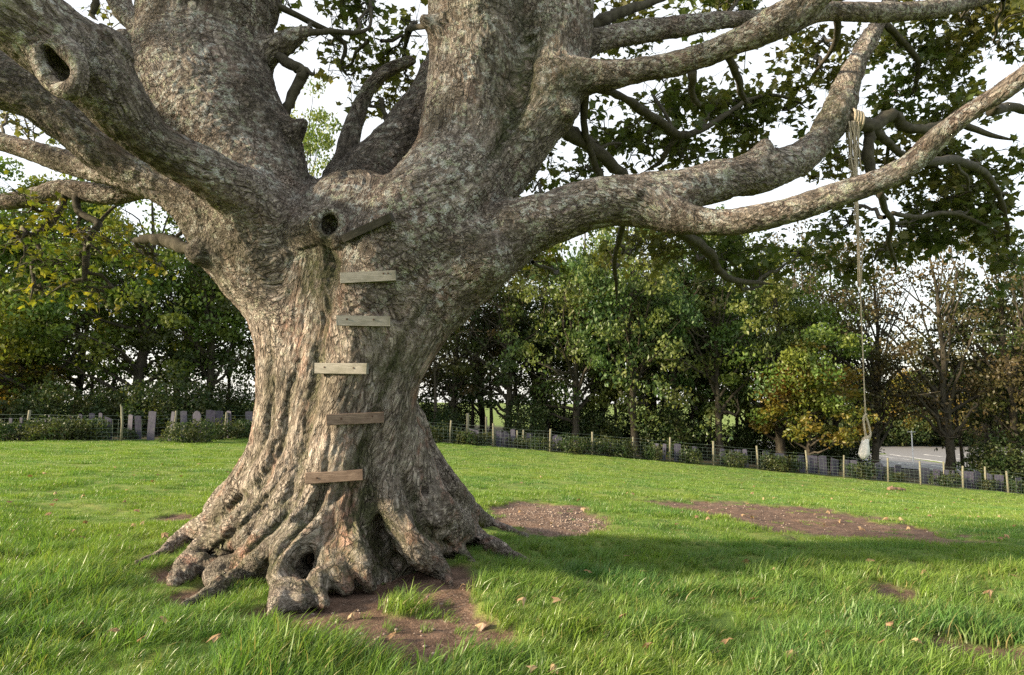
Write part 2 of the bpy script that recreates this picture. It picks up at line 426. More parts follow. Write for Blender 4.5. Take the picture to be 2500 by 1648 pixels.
ROOTS = [
 [(690,1080,70,6.45),(640,1160,62,6.5),(560,1250,46,6.55),(470,1315,34,G),(400,1352,24,G),(330,1384,12,G)],
 [(720,1120,70,6.2),(665,1235,64,6.1),(590,1290,56,6.05),(515,1345,46,G),(462,1385,36,G),(425,1420,20,G)],
 [(500,1378,34,5.95),(470,1392,30,G),(455,1410,22,G)],
 [(545,1390,36,5.85),(527,1410,32,G),(520,1425,22,G)],
 [(770,1180,60,6.0),(707,1285,56,5.85),(640,1348,50,5.75),(590,1400,40,G),(527,1445,26,G),(447,1480,14,G)],
 [(835,1180,50,5.9),(800,1262,40,5.75),(750,1303,36,5.65),(708,1340,36,5.58),(684,1388,34,5.5),(706,1432,32,G),(735,1475,26,G)],
 [(690,1440,30,G),(680,1475,28,G),(668,1500,18,G)],
 [(848,1200,52,5.95),(856,1290,46,5.75),(884,1345,42,5.62),(898,1395,30,5.55),(902,1430,22,G)],
 [(815,1330,40,5.75),(812,1365,40,5.62),(826,1405,32,5.5),(846,1440,18,G)],
 [(780,1410,26,5.45),(775,1450,26,G),(790,1475,18,G)],
 [(930,1130,62,6.1),(948,1225,54,5.95),(984,1288,46,5.85),(1026,1345,42,5.75),(1066,1393,32,G),(1100,1428,16,G)],
 [(950,1120,75,6.25),(1000,1220,62,6.15),(1050,1292,50,6.1),(1105,1345,32,G),(1150,1375,16,G)],
 [(985,1090,62,6.3),(1030,1195,58,6.3),(1090,1262,46,6.3),(1150,1312,36,G),(1212,1345,26,G),(1285,1372,12,G)],
 [(985,1040,60,6.7),(1040,1125,46,6.8),(1108,1205,36,6.9),(1188,1280,25,G),(1285,1312,10,G)],
 [(700,1080,80,7.0),(600,1180,50,7.5),(520,1240,30,8.0)],
 [(950,1080,80,7.1),(1020,1160,50,7.5),(1090,1215,30,8.0)],
]
# carved openings: (photo x, photo y, radius px, distance, stretch along x/y/z)
CARVE = [
 (764,1368,17,5.8,(.85,4.5,1.3)), (778,1348,11,5.8,(1.1,4.0,1.1)),
 (806,1436,14,5.6,(1.1,4,1)),
 (926,1300,22,5.85,(.7,2.6,2.2)), (950,1388,34,5.72,(1.15,2.6,.9)), (930,1350,24,5.75,(.9,2.6,1.8)),
 (1036,1200,8,6.05,(.7,1.5,3)), (1100,1300,14,6.05,(1.5,1.6,.8)),
 (806,550,19,5.62,(1,2.2,1.3)),
 (142,148,18,4.42,(1.0,2.6,1.4)),(156,170,15,4.42,(1.0,2.6,1.3)),
]
RINGS = [ # branch collars: (x, y, distance, ring radius x, ring radius y, tube px, tilt deg, tube facing)
 (154,172,4.36,42,54,22,-28,(-.05,-1,-.1)),
 (804,549,5.60,25,33,12,-15,(.35,-1,.0)),
]
def catmull(P, n):
    P = np.asarray(P, float)
    Q = np.vstack([2 * P[0] - P[1], P, 2 * P[-1] - P[-2]])
    out = []
    for i in range(len(P) - 1):
        p0, p1, p2, p3 = Q[i:i + 4]
        for t in np.linspace(0, 1, n, endpoint=False):
            out.append(.5 * (2 * p1 + (p2 - p0) * t + (2 * p0 - 5 * p1 + 4 * p2 - p3) * t * t + (3 * p1 - p0 - 3 * p2 + p3) * t ** 3))
    out.append(P[-1])
    return np.array(out)

def chain3d(spec):
    out = []
    for px, py, r, Y in spec:
        if Y is None:
            p = on_ground(px, py)
            rm = r / FPX * depth_of(p)
            p = p + Vector((0, 0, rm * .12))
        else:
            p = at(px, py, Y); rm = r / FPX * depth_of(p)
        out.append((p.x, p.y, p.z, rm))
    return np.array(out)

CH = []  # (name, points(n,4), arc, stretch, mean dir)
for nm, sp, s in LIMBS:
    CH.append([nm, catmull(chain3d(sp), 4), s])
for sp in ROOTS:
    CH.append(['root', catmull(chain3d(sp), 4), .45])
for x, y, Y, rx, ry, tr, tilt, face in RINGS:
    c = at(x, y, Y); sc = depth_of(c) / FPX
    f = Vector(face).normalized(); u = f.cross(Vector((0, 0, 1))).normalized(); v = u.cross(f).normalized()
    pts = []
    for k in range(17):
        a = 2 * math.pi * k / 16
        dx, dy = rx * math.cos(a), ry * math.sin(a)
        t = R(tilt); dx, dy = dx * math.cos(t) - dy * math.sin(t), dx * math.sin(t) + dy * math.cos(t)
        p = c + u * (dx * sc) + v * (dy * sc)
        pts.append((p.x, p.y, p.z, tr * sc * (1 + .12 * math.sin(3 * a))))
    CH.append(['branch_collar', np.array(pts), .8])
for c in CH:
    P = c[1]; L = np.concatenate([[0], np.cumsum(np.linalg.norm(np.diff(P[:, :3], axis=0), axis=1))])
    d = P[-1, :3] - P[0, :3]
    if np.linalg.norm(d) < .05: d = np.array([0, 0, 1.])
    c += [L, d / np.linalg.norm(d)]

CREASE = [ # long crevices that wind up the trunk: photo points, depth, width
 ([(1085,680),(1010,790),(968,880),(940,960),(905,1060),(885,1130),(862,1200),(856,1290)], .075, .040),
 ([(745,830),(705,950),(692,1050),(660,1130),(610,1220),(560,1300)], .045, .035),
 ([(805,640),(800,720),(785,800),(768,900),(758,1000),(735,1100),(700,1210),(650,1290)], .055, .045),
 ([(700,1130),(640,1230),(560,1310),(490,1370)], .05, .03),
 ([(760,1150),(690,1260),(620,1330),(545,1400)], .06, .03),
 ([(800,1180),(750,1260),(690,1330),(640,1400)], .06, .03),
 ([(670,1050),(640,1150),(560,1240),(470,1310)], .04, .03),
 ([(985,1150),(1012,1215),(1036,1280),(1085,1322),(1130,1352)], .09, .035),
 ([(912,1150),(893,1240),(905,1330)], .07, .04),
 ([(805,1050),(792,1150),(765,1240),(720,1300)], .04, .03),
 ([(990,920),(985,1050),(975,1150)], .035, .03),
 ([(655,780),(660,900),(655,1000),(632,1090),(560,1190)], .04, .03),
 ([(900,1080),(840,1190),(800,1230)], .04, .03),
 ([(1120,690),(1060,800),(1015,900),(1010,1000)], .025, .03),
 ([(790,560),(800,620),(810,690)], .06, .05),
 ([(1235,545),(1180,560),(1120,600),(1060,680)], .05, .04),
 ([(1300,60),(1290,160),(1265,260),(1225,350),(1170,440)], .08, .05),
]
HG = 0.026
KS = 0.05
def build_sdf():
    lo = np.array([-6.2, 3.3, -.35]); hi = np.array([6.0, 9.4, 8.2])
    N = np.ceil((hi - lo) / HG).astype(int)
    Ssum = np.zeros(N, np.float32); Rsum = np.zeros(N, np.float32)
    for nm, P, s, L, d in CH:
        if P[:, 3].max() < .03: continue
        pad = 5.5 * KS
        mn = np.maximum(((P[:, :3] - P[:, 3:]).min(0) - pad - lo) / HG, 0).astype(int)
        mx = np.minimum(((P[:, :3] + P[:, 3:]).max(0) + pad - lo) / HG + 1, N).astype(int)
        if (mx <= mn).any(): continue
        D = np.full(mx - mn, 9, np.float32)
        for a, b in zip(P[:-1], P[1:]):
            m0 = np.maximum((np.minimum(a[:3] - a[3], b[:3] - b[3]) - pad - lo) / HG, mn).astype(int)
            m1 = np.minimum((np.maximum(a[:3] + a[3], b[:3] + b[3]) + pad - lo) / HG + 1, mx).astype(int)
            if (m1 <= m0).any(): continue
            g = [(lo[i] + np.arange(m0[i], m1[i]) * HG - a[i]).astype(np.float32) for i in range(3)]
            ab = (b - a).astype(np.float32); q = float(ab[:3] @ ab[:3]) + 1e-9
            X, Y, Z = g[0][:, None, None], g[1][None, :, None], g[2][None, None, :]
            t = np.clip((X * ab[0] + Y * ab[1] + Z * ab[2]) / q, 0, 1)
            dd = np.sqrt((X - t * ab[0]) ** 2 + (Y - t * ab[1]) ** 2 + (Z - t * ab[2]) ** 2) - (a[3] + t * ab[3])
            sl = tuple(slice(m0[i] - mn[i], m1[i] - mn[i]) for i in range(3))
            np.minimum(D[sl], dd, out=D[sl])
        sl = tuple(slice(mn[i], mx[i]) for i in range(3))
        if nm == 'root': Rsum[sl] += np.exp(-np.clip(D, -1.2, 9) / .02)
        else: Ssum[sl] += np.exp(-np.clip(D, -1.2, 9) / KS)
    fld = -KS * np.log(Ssum + 1e-6)
    rf = -.02 * np.log(Rsum[:, :, :90] + 1e-12); kk = .028
    m = np.minimum(fld[:, :, :90], rf)
    fld[:, :, :90] = m - kk * np.log(np.exp(-(fld[:, :, :90] - m) / kk) + np.exp(-(rf - m) / kk))
    del Ssum, Rsum
    for px, py, r, Y, st in CARVE:
        c = np.array(at(px, py, Y)); rm = r / FPX * depth_of(c)
        st = np.array(st); pad = rm * st.max() + .15
        m0 = np.maximum((c - pad - lo) / HG, 0).astype(int); m1 = np.minimum((c + pad - lo) / HG, N).astype(int)
        g = [((lo[i] + np.arange(m0[i], m1[i]) * HG - c[i]) / st[i]) for i in range(3)]
        dd = np.sqrt(g[0][:, None, None] ** 2 + g[1][None, :, None] ** 2 + g[2][None, None, :] ** 2) - rm
        sl = tuple(slice(m0[i], m1[i]) for i in range(3))
        kk = .015
        a, b = fld[sl], -dd
        m = np.maximum(a, b)
        fld[sl] = m + kk * np.log(np.exp((a - m) / kk) + np.exp((b - m) / kk))
    return fld, lo, N

def surface_nets(f, lo, h):
    ins = f < 0
    c = [ins[a:ins.shape[0] - 1 + a, b:ins.shape[1] - 1 + b, d:ins.shape[2] - 1 + d] for a in (0, 1) for b in (0, 1) for d in (0, 1)]
    al = c[0].copy(); an = c[0].copy()
    for k in c[1:]: al &= k; an |= k
    act = an & ~al
    idx = np.argwhere(act)
    vid = np.full(act.shape, -1, np.int32); vid[tuple(idx.T)] = np.arange(len(idx))
    corners = [(a, b, d) for a in (0, 1) for b in (0, 1) for d in (0, 1)]
    vals = {k: f[idx[:, 0] + k[0], idx[:, 1] + k[1], idx[:, 2] + k[2]] for k in corners}
    acc = np.zeros((len(idx), 3)); cnt = np.zeros(len(idx))
    for k in corners:
        for ax in range(3):
            if k[ax] == 0:
                k2 = list(k); k2[ax] = 1; k2 = tuple(k2)
                v0, v1 = vals[k], vals[k2]
                cr = (v0 < 0) != (v1 < 0)
                t = np.where(cr, v0 / np.where(cr, v0 - v1, 1), 0)
                p = np.tile(np.array(k, float), (len(idx), 1)); p[:, ax] = t
                acc += p * cr[:, None]; cnt += cr
    V = lo + (idx + acc / np.maximum(cnt, 1)[:, None]) * h
    quads = []
    for ax in range(3):
        a, b = (ax + 1) % 3, (ax + 2) % 3
        s0 = [slice(None)] * 3; s1 = [slice(None)] * 3
        s0[ax] = slice(0, -1); s1[ax] = slice(1, None)
        i0, i1 = ins[tuple(s0)], ins[tuple(s1)]
        e = np.argwhere(i0 != i1)
        e = e[(e[:, a] > 0) & (e[:, b] > 0) & (e[:, a] < f.shape[a] - 1) & (e[:, b] < f.shape[b] - 1)]
        fl = i0[tuple(e.T)]
        def g(da, db):
            q = e.copy(); q[:, a] -= da; q[:, b] -= db
            return vid[tuple(q.T)]
        q = np.stack([g(1, 1), g(0, 1), g(0, 0), g(1, 0)], 1)
        q[~fl] = q[~fl][:, ::-1]
        quads.append(q)
    Q = np.vstack(quads)
    return V, Q[(Q >= 0).all(1)]

def subdivide(V, Q):
    E = np.stack([Q, np.roll(Q, -1, 1)], -1).reshape(-1, 2)
    Es = np.sort(E, 1)
    key = Es[:, 0].astype(np.int64) * len(V) + Es[:, 1]
    u, first, inv = np.unique(key, return_index=True, return_inverse=True)
    em = (V[Es[first, 0]] + V[Es[first, 1]]) / 2
    fm = V[Q].mean(1)
    n = len(V)
    ei = n + inv.reshape(-1, 4); fi = n + len(em) + np.arange(len(Q))
    out = []
    for k in range(4):
        out.append(np.stack([Q[:, k], ei[:, k], fi, ei[:, k - 1]], 1))
    return np.vstack([V, em, fm]), np.vstack(out)

def vnormals(V, Q):
    n = np.cross(V[Q[:, 2]] - V[Q[:, 0]], V[Q[:, 3]] - V[Q[:, 1]])
    N = np.zeros_like(V)
    for k in range(4):
        for i in range(3): N[:, i] += np.bincount(Q[:, k], n[:, i], len(V))
    return N / np.maximum(np.linalg.norm(N, axis=1), 1e-12)[:, None]

def relax(V, Q, it=2, lam=.5):
    n = len(V)
    for _ in range(it):
        A = np.zeros_like(V); c = np.zeros(n)
        for a, b in ((0, 1), (1, 2), (2, 3), (3, 0)):
            for i in range(3):
                A[:, i] += np.bincount(Q[:, a], V[Q[:, b], i], n) + np.bincount(Q[:, b], V[Q[:, a], i], n)
            c += np.bincount(Q[:, a], minlength=n) + np.bincount(Q[:, b], minlength=n)
        V = V + lam * (A / np.maximum(c, 1)[:, None] - V)
    return V

def build_tree_mesh():
    f, lo, N = build_sdf()
    V, Q = surface_nets(f, lo, HG)
    del f
    V = relax(V, Q, 2, .5)
    V, Q = subdivide(V, Q)
    V = relax(V, Q, 2, .5)
    n = len(V)
    # coordinates that run down the trunk and out along the roots, slightly twisted
    dx, dy = V[:, 0] + 1.6, V[:, 1] - 6.5
    rho = np.hypot(dx, dy); th = np.arctan2(dy, dx) - .28 * V[:, 2]
    TC = np.stack([np.cos(th) * .85, np.sin(th) * .85, .36 * (V[:, 2] - .9 * (rho - .75))], 1)
    # nearest limb, blended bark coordinates
    best = np.full(n, 9.0); lab = np.zeros(n, np.int32); wsum = np.zeros(n); co = np.zeros((n, 3))
    for li, (nm, P, s, L, d) in enumerate(CH):
        mn = (P[:, :3] - P[:, 3:]).min(0) - .3; mx = (P[:, :3] + P[:, 3:]).max(0) + .3
        sel = np.where(((V > mn) & (V < mx)).all(1))[0]
        if not len(sel): continue
        X = V[sel]; bd = np.full(len(sel), 9.0); foot = np.zeros((len(sel), 3)); arc = np.zeros(len(sel))
        for j in range(len(P) - 1):
            a, b = P[j], P[j + 1]; ab = b - a; q = ab[:3] @ ab[:3] + 1e-9
            t = np.clip(((X - a[:3]) @ ab[:3]) / q, 0, 1)
            ft = a[:3] + t[:, None] * ab[:3]
            dd = np.linalg.norm(X - ft, axis=1) - (a[3] + t * ab[3])
            m = dd < bd
            bd[m] = dd[m]; foot[m] = ft[m]; arc[m] = L[j] + t[m] * (L[j + 1] - L[j])
        w = np.exp(-np.clip(bd, -.3, 1) / .06) + 1e-12
        if li == 0:
            c = TC[sel]
        else:
            c = (X - foot) + (s * arc)[:, None] * d
            if li in (1, 2, 3):
                hb = sstep(1.7, 2.7, X[:, 2])
                z = (hb > .05) & (hb < .95)
                c = c + (TC[sel][z] - c[z]).mean(0)
                c = TC[sel] * (1 - hb)[:, None] + c * hb[:, None]
            else:
                ov = (wsum[sel] > .2 * w) & (wsum[sel] > .3) & (w > .3)
                if ov.sum() > 10:
                    ss = sel[ov]
                    c = c + (co[ss] / wsum[ss][:, None] - c[ov]).mean(0)
                else:
                    c = c + np.array([li * .37, li * .11, li * .05])
        co[sel] += w[:, None] * c; wsum[sel] += w
        m = bd < best[sel]
        lab[sel[m]] = li; best[sel[m]] = bd[m]
    co /= np.maximum(wsum, 1e-12)[:, None]
    NRM = vnormals(V, Q)
    kind = np.array([c[0] for c in CH])[lab]
    rad = np.array([c[1][:, 3].max() for c in CH])[lab]
    big = np.clip(rad / .4, .15, 1)
    # long flutes, lumps, then plates of bark
    st = co.copy()
    dirs = np.array([c[4] for c in CH])[lab]
    ssc = np.array([c[2] for c in CH])[lab]
    low = sstep(2.7, 1.9, V[:, 2]) * np.isin(lab, [i for i, c in enumerate(CH) if c[0] == 'root' or i < 4])
    dirs = dirs * (1 - low)[:, None] + low[:, None] * np.array([0, 0, 1.0])
    along = (st * dirs).sum(1)
    flat = st - dirs * (along * (1 - .38))[:, None]
    lowz = sstep(2.7, 1.9, V[:, 2])[:, None]
    flat = flat * (1 - lowz) + TC * np.array([1, 1, .45]) * lowz
    lower = sstep(1.5, .5, V[:, 2])
    disp = fbm(flat * np.array([3.2, 3.2, 3.2]), 41, 3) * .022 * big * (1 + .9 * lower)
    disp += np.abs(fbm(flat * 7.0, 43, 2)) * -.020 * big * (.5 + 1.1 * lower)
    disp += fbm(V * 2.2, 45, 2) * .020 * big
    disp += fbm(V * 9, 46, 2) * .007 * big
    wz = co + np.stack([fbm(co * 8, 50, 2), fbm(co * 8, 51, 2), fbm(co * 8, 52, 2)], 1) * .05
    f1, f2, cid = worley(wz * 13, 60)
    pres = sstep(-.35, .35, fbm(co * 5, 61, 2))
    disp += (np.clip((f2 - f1) / .22, 0, 1) - .7) * .008 * pres * np.clip(big * 1.6, .3, 1) + (cid - .5) * .006 * big
    disp += -np.abs(fbm(wz * 16, 62, 2)) * .010 * np.clip(big * 1.4, .3, 1)
    global CREV
    CREV = np.zeros(len(V))
    for pts, dp, wd in CREASE:
        p3 = np.array([at(x, y, 5.75)[:] for x, y in pts]); p3 = catmull(p3, 4)
        sel = np.where((V[:, 1] < 6.6) & (V[:, 0] > p3[:, 0].min() - .3) & (V[:, 0] < p3[:, 0].max() + .3) & (V[:, 2] < p3[:, 2].max() + .3))[0]
        # sight-line free: compare in the x/z plane after carrying each vertex to the chain's distance
        kk = 5.75 / V[sel, 1]
        xx = V[sel, 0] * kk; zz = CAM_Z + (V[sel, 2] - CAM_Z) * kk
        wob = fbm(V[sel] * 5, 63, 2) * .022
        bd = np.full(len(sel), 9.0); tt = np.zeros(len(sel)); m = len(p3) - 1
        for j in range(m):
            ax_, az_ = p3[j, 0], p3[j, 2]; bx, bz = p3[j + 1, 0] - ax_, p3[j + 1, 2] - az_
            t = np.clip(((xx - ax_) * bx + (zz - az_) * bz) / (bx * bx + bz * bz), 0, 1)
            d_ = np.hypot(xx - ax_ - t * bx, zz - az_ - t * bz)
            q = d_ < bd; bd[q] = d_[q]; tt[q] = (j + t[q]) / m
        bd = np.abs(bd + wob)
        CREV[sel] = np.maximum(CREV[sel], np.exp(-(bd / (wd * 1.15)) ** 2) * np.sin(np.pi * np.clip(tt, .03, .97)) ** .5 * min(1, dp / .06))
        disp[sel] -= dp * np.exp(-(bd / wd) ** 2) * np.sin(np.pi * np.clip(tt, .03, .97)) ** .5
    disp[kind == 'branch_collar'] *= .35
    V2 = V + NRM * disp[:, None]
    NR2 = vnormals(V2, Q)
    return V2, Q, NR2, lab, co, kind

def blob(V, px, py, Y, r, p=1.0):
    c = np.array(at(px, py, Y)); rm = r / FPX * depth_of(c)
    return np.exp(-(((V - c) ** 2).sum(1)) / (rm * rm)) * p

TREE = empty('sycamore_tree', (-1.6, 6.5, 0))
tag(TREE, 'huge old sycamore with spreading limbs, flared roots and plank steps up its trunk', 'tree')
TV, TQ, TN, TL, TCO, TK = build_tree_mesh()
lich = .25 + .75 * sstep(1.6, 3.2, TV[:, 2])
for b in ((640,430,6.2,120),(690,350,6.3,70),(600,330,6.2,120),(1200,500,6,150),(1280,420,6.2,120),(1450,520,6,120),(1640,500,6,120),(1760,540,5.7,150),(2000,480,5.5,160),(2250,380,5.3,150),(530,440,5.4,80),(330,160,6.4,90),(1640,150,6.2,170),(1850,80,6.1,150),(1060,600,5.9,140),(1185,620,5.8,110)):
    lich += blob(TV, *b) * .9
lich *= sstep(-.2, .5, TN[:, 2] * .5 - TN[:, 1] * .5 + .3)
moss = .9 * sstep(.9, .1, TV[:, 2]) * sstep(.2, .9, fbm(TV * 2.3, 71, 2) + .5) * .55
for b in ((1300,200,6.5,70,1.2),(1270,290,6.4,70,1.2),(1230,350,6.4,60,1),(1320,90,6.6,60,1),(800,650,5.8,60,1),(790,700,5.8,55,.9),(930,890,5.8,35,.9),(880,1130,5.7,40,.8),(930,1340,5.8,90,1),(900,1250,5.8,50,.8),(1000,900,5.9,40,.6),(520,610,6.1,110,.7),(620,600,6,80,.5),(2036,290,7,110,.8),(1400,190,6.2,60,.8),(1700,130,6,120,.3),(230,400,5.4,140,.6),(1180,20,6.5,120,.7)):
    moss += blob(TV, b[0], b[1], b[2], b[3], b[4])
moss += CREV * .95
algae_shade = np.zeros(len(TV))  # dark algae plus painted-in shade, in the crotch and on the left limbs
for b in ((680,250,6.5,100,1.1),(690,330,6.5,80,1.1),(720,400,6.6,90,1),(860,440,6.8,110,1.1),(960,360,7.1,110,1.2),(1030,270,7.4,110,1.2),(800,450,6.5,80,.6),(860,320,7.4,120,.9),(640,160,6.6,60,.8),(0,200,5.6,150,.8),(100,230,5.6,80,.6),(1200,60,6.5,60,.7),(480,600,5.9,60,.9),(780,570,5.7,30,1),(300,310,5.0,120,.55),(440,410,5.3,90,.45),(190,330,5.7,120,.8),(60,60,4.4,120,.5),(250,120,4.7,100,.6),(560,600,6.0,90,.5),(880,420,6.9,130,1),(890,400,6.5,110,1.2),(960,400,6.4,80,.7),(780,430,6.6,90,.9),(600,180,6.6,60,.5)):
    algae_shade += blob(TV, b[0], b[1], b[2], b[3], b[4])
pink = .35 + .9 * sstep(3.0, 1.2, TV[:, 2]) + blob(TV, 1370, 200, 6.5, 60, .9) + blob(TV, 740, 440, 6.4, 60, 1)
def tree_parts():
    flab = TL[TQ[:, 0]].copy()
    merge = {}
    for li, c in enumerate(CH):
        merge[li] = li
    keep_trunk = 0
    names = [c[0] for c in CH]
    # lower strands of the limbs belong to the trunk
    zc = TV[TQ].mean(1)
    low = (zc[:, 2] < 2.55) & np.isin(flab, [1, 2, 3]) & (zc[:, 0] < -.55)
    flab[low] = 0
    for li in np.unique(flab):
        sel = TQ[flab == li]
        if len(sel) < 20: continue
        u, inv = np.unique(sel, return_inverse=True)
        me = mesh_np(names[li], TV[u], inv.reshape(-1, 4))
        attr(me, 'bark_co', 'FLOAT_VECTOR', TCO[u])
        attr(me, 'lichen', 'FLOAT', np.clip(lich[u], 0, 1.3)); attr(me, 'moss', 'FLOAT', np.clip(moss[u], 0, 1.2))
        attr(me, 'algae_shade', 'FLOAT', np.clip(algae_shade[u], 0, 1.2)); attr(me, 'pink', 'FLOAT', np.clip(pink[u], 0, 1.4))
        me.normals_split_custom_set_from_vertices(TN[u].astype(np.float32))
        nm = {'stub': 'limb_stub', 'burl': 'burl'}.get(names[li], names[li])
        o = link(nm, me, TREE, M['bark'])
        if nm == 'dead_limb': o['label'] = 'dead broken limb leaning up from the crotch'
tree_parts()
_c = TV[TQ[:, 0]]
_fr = TQ[(TN[TQ[:, 0]][:, 1] < -.05) & (np.abs(_c[:, 0] + 1.4) < 1.3) & (_c[:, 2] > .5) & (_c[:, 2] < 3.6)]
_u, _inv = np.unique(_fr, return_inverse=True)
TREE_BVH = BVHTree.FromPolygons(TV[_u].tolist(), _inv.reshape(-1, 4).tolist())

# ------------------------------------------------------------------ thin branches, twigs and leaves of the sycamore
def tube_np(P, sides=7, wob=0.0, cap=True):
    """P (n,4) -> verts, quads"""
    P = np.asarray(P, float); n = len(P)
    T = np.gradient(P[:, :3], axis=0); T /= np.maximum(np.linalg.norm(T, axis=1), 1e-9)[:, None]
    ref = np.array([0, 0, 1.0]) if abs(T[0, 2]) < .9 else np.array([1.0, 0, 0])
    U = np.cross(T[0], ref); U /= np.linalg.norm(U)
    V = []
    for i in range(n):
        U = U - T[i] * (U @ T[i]); U /= np.linalg.norm(U); W_ = np.cross(T[i], U)
        a = np.arange(sides) * 2 * np.pi / sides
        r = P[i, 3] * (1 + wob * RNG.standard_normal(sides))
        V.append(P[i, :3] + np.outer(np.cos(a) * r, U) + np.outer(np.sin(a) * r, W_))
    V = np.vstack(V)
    i0 = np.arange(n - 1)[:, None] * sides; k = np.arange(sides)
    q = np.stack([i0 + k, i0 + (k + 1) % sides, i0 + sides + (k + 1) % sides, i0 + sides + k], -1).reshape(-1, 4)
    if cap:
        V = np.vstack([V, P[0, :3], P[-1, :3]])
        c0, c1 = n * sides, n * sides + 1
        q = np.vstack([q, np.stack([(k + 1) % sides, k, np.full(sides, c0), np.full(sides, c0)], 1)[:, [0, 1, 2, 2]][:, :],
                       np.stack([(n - 1) * sides + k, (n - 1) * sides + (k + 1) % sides, np.full(sides, c1), np.full(sides, c1)], 1)])
    return V, q

class Soup:
    """collects tubes into one mesh"""
    def __init__(s): s.V, s.Q, s.n = [], [], 0
    def add(s, V, Q):
        s.V.append(V); s.Q.append(np.asarray(Q) + s.n); s.n += len(V)
    def mesh(s, name, smooth=True):
        V = np.vstack(s.V); Q = np.vstack(s.Q)
        me = bpy.data.meshes.new(name)
        tri = Q[:, 2] == Q[:, 3]
        loops = np.concatenate([Q[~tri].ravel(), Q[tri][:, :3].ravel()]).astype(np.int32)
        tot = np.concatenate([np.full((~tri).sum(), 4), np.full(tri.sum(), 3)]).astype(np.int32)
        me.vertices.add(len(V)); me.vertices.foreach_set('co', V.astype(np.float32).ravel())
        me.loops.add(len(loops)); me.loops.foreach_set('vertex_index', loops)
        me.polygons.add(len(tot)); me.polygons.foreach_set('loop_start', (np.cumsum(tot) - tot).astype(np.int32))
        me.polygons.foreach_set('loop_total', tot); me.polygons.foreach_set('use_smooth', np.full(len(tot), smooth, bool))
        me.update(calc_edges=True)
        return me

def branch(spec, name='branch', mat='twig', parent=None, sides=8, jit=.11):
    P = chain3d(spec)
    if spec[-1][2] < 8: P = np.vstack([P, P[-1] + (P[-1] - P[-2]) * .6 + np.r_[RNG.standard_normal(3) * .05, 0]]); P[-1, 3] = .002
    P = catmull(P, 5); P[:, 3] = np.maximum(P[:, 3], .003)
    P[1:-1, :3] += RNG.standard_normal((len(P) - 2, 3)) * (P[1:-1, 3:] * jit)
    P[1:-1, 3] *= 1 + RNG.standard_normal(len(P) - 2) * .03
    V, q = tube_np(P, sides, .09)
    s = Soup(); s.add(V, q)
    me = s.mesh(name)
    return link(name, me, parent or TREE, M[mat]), P

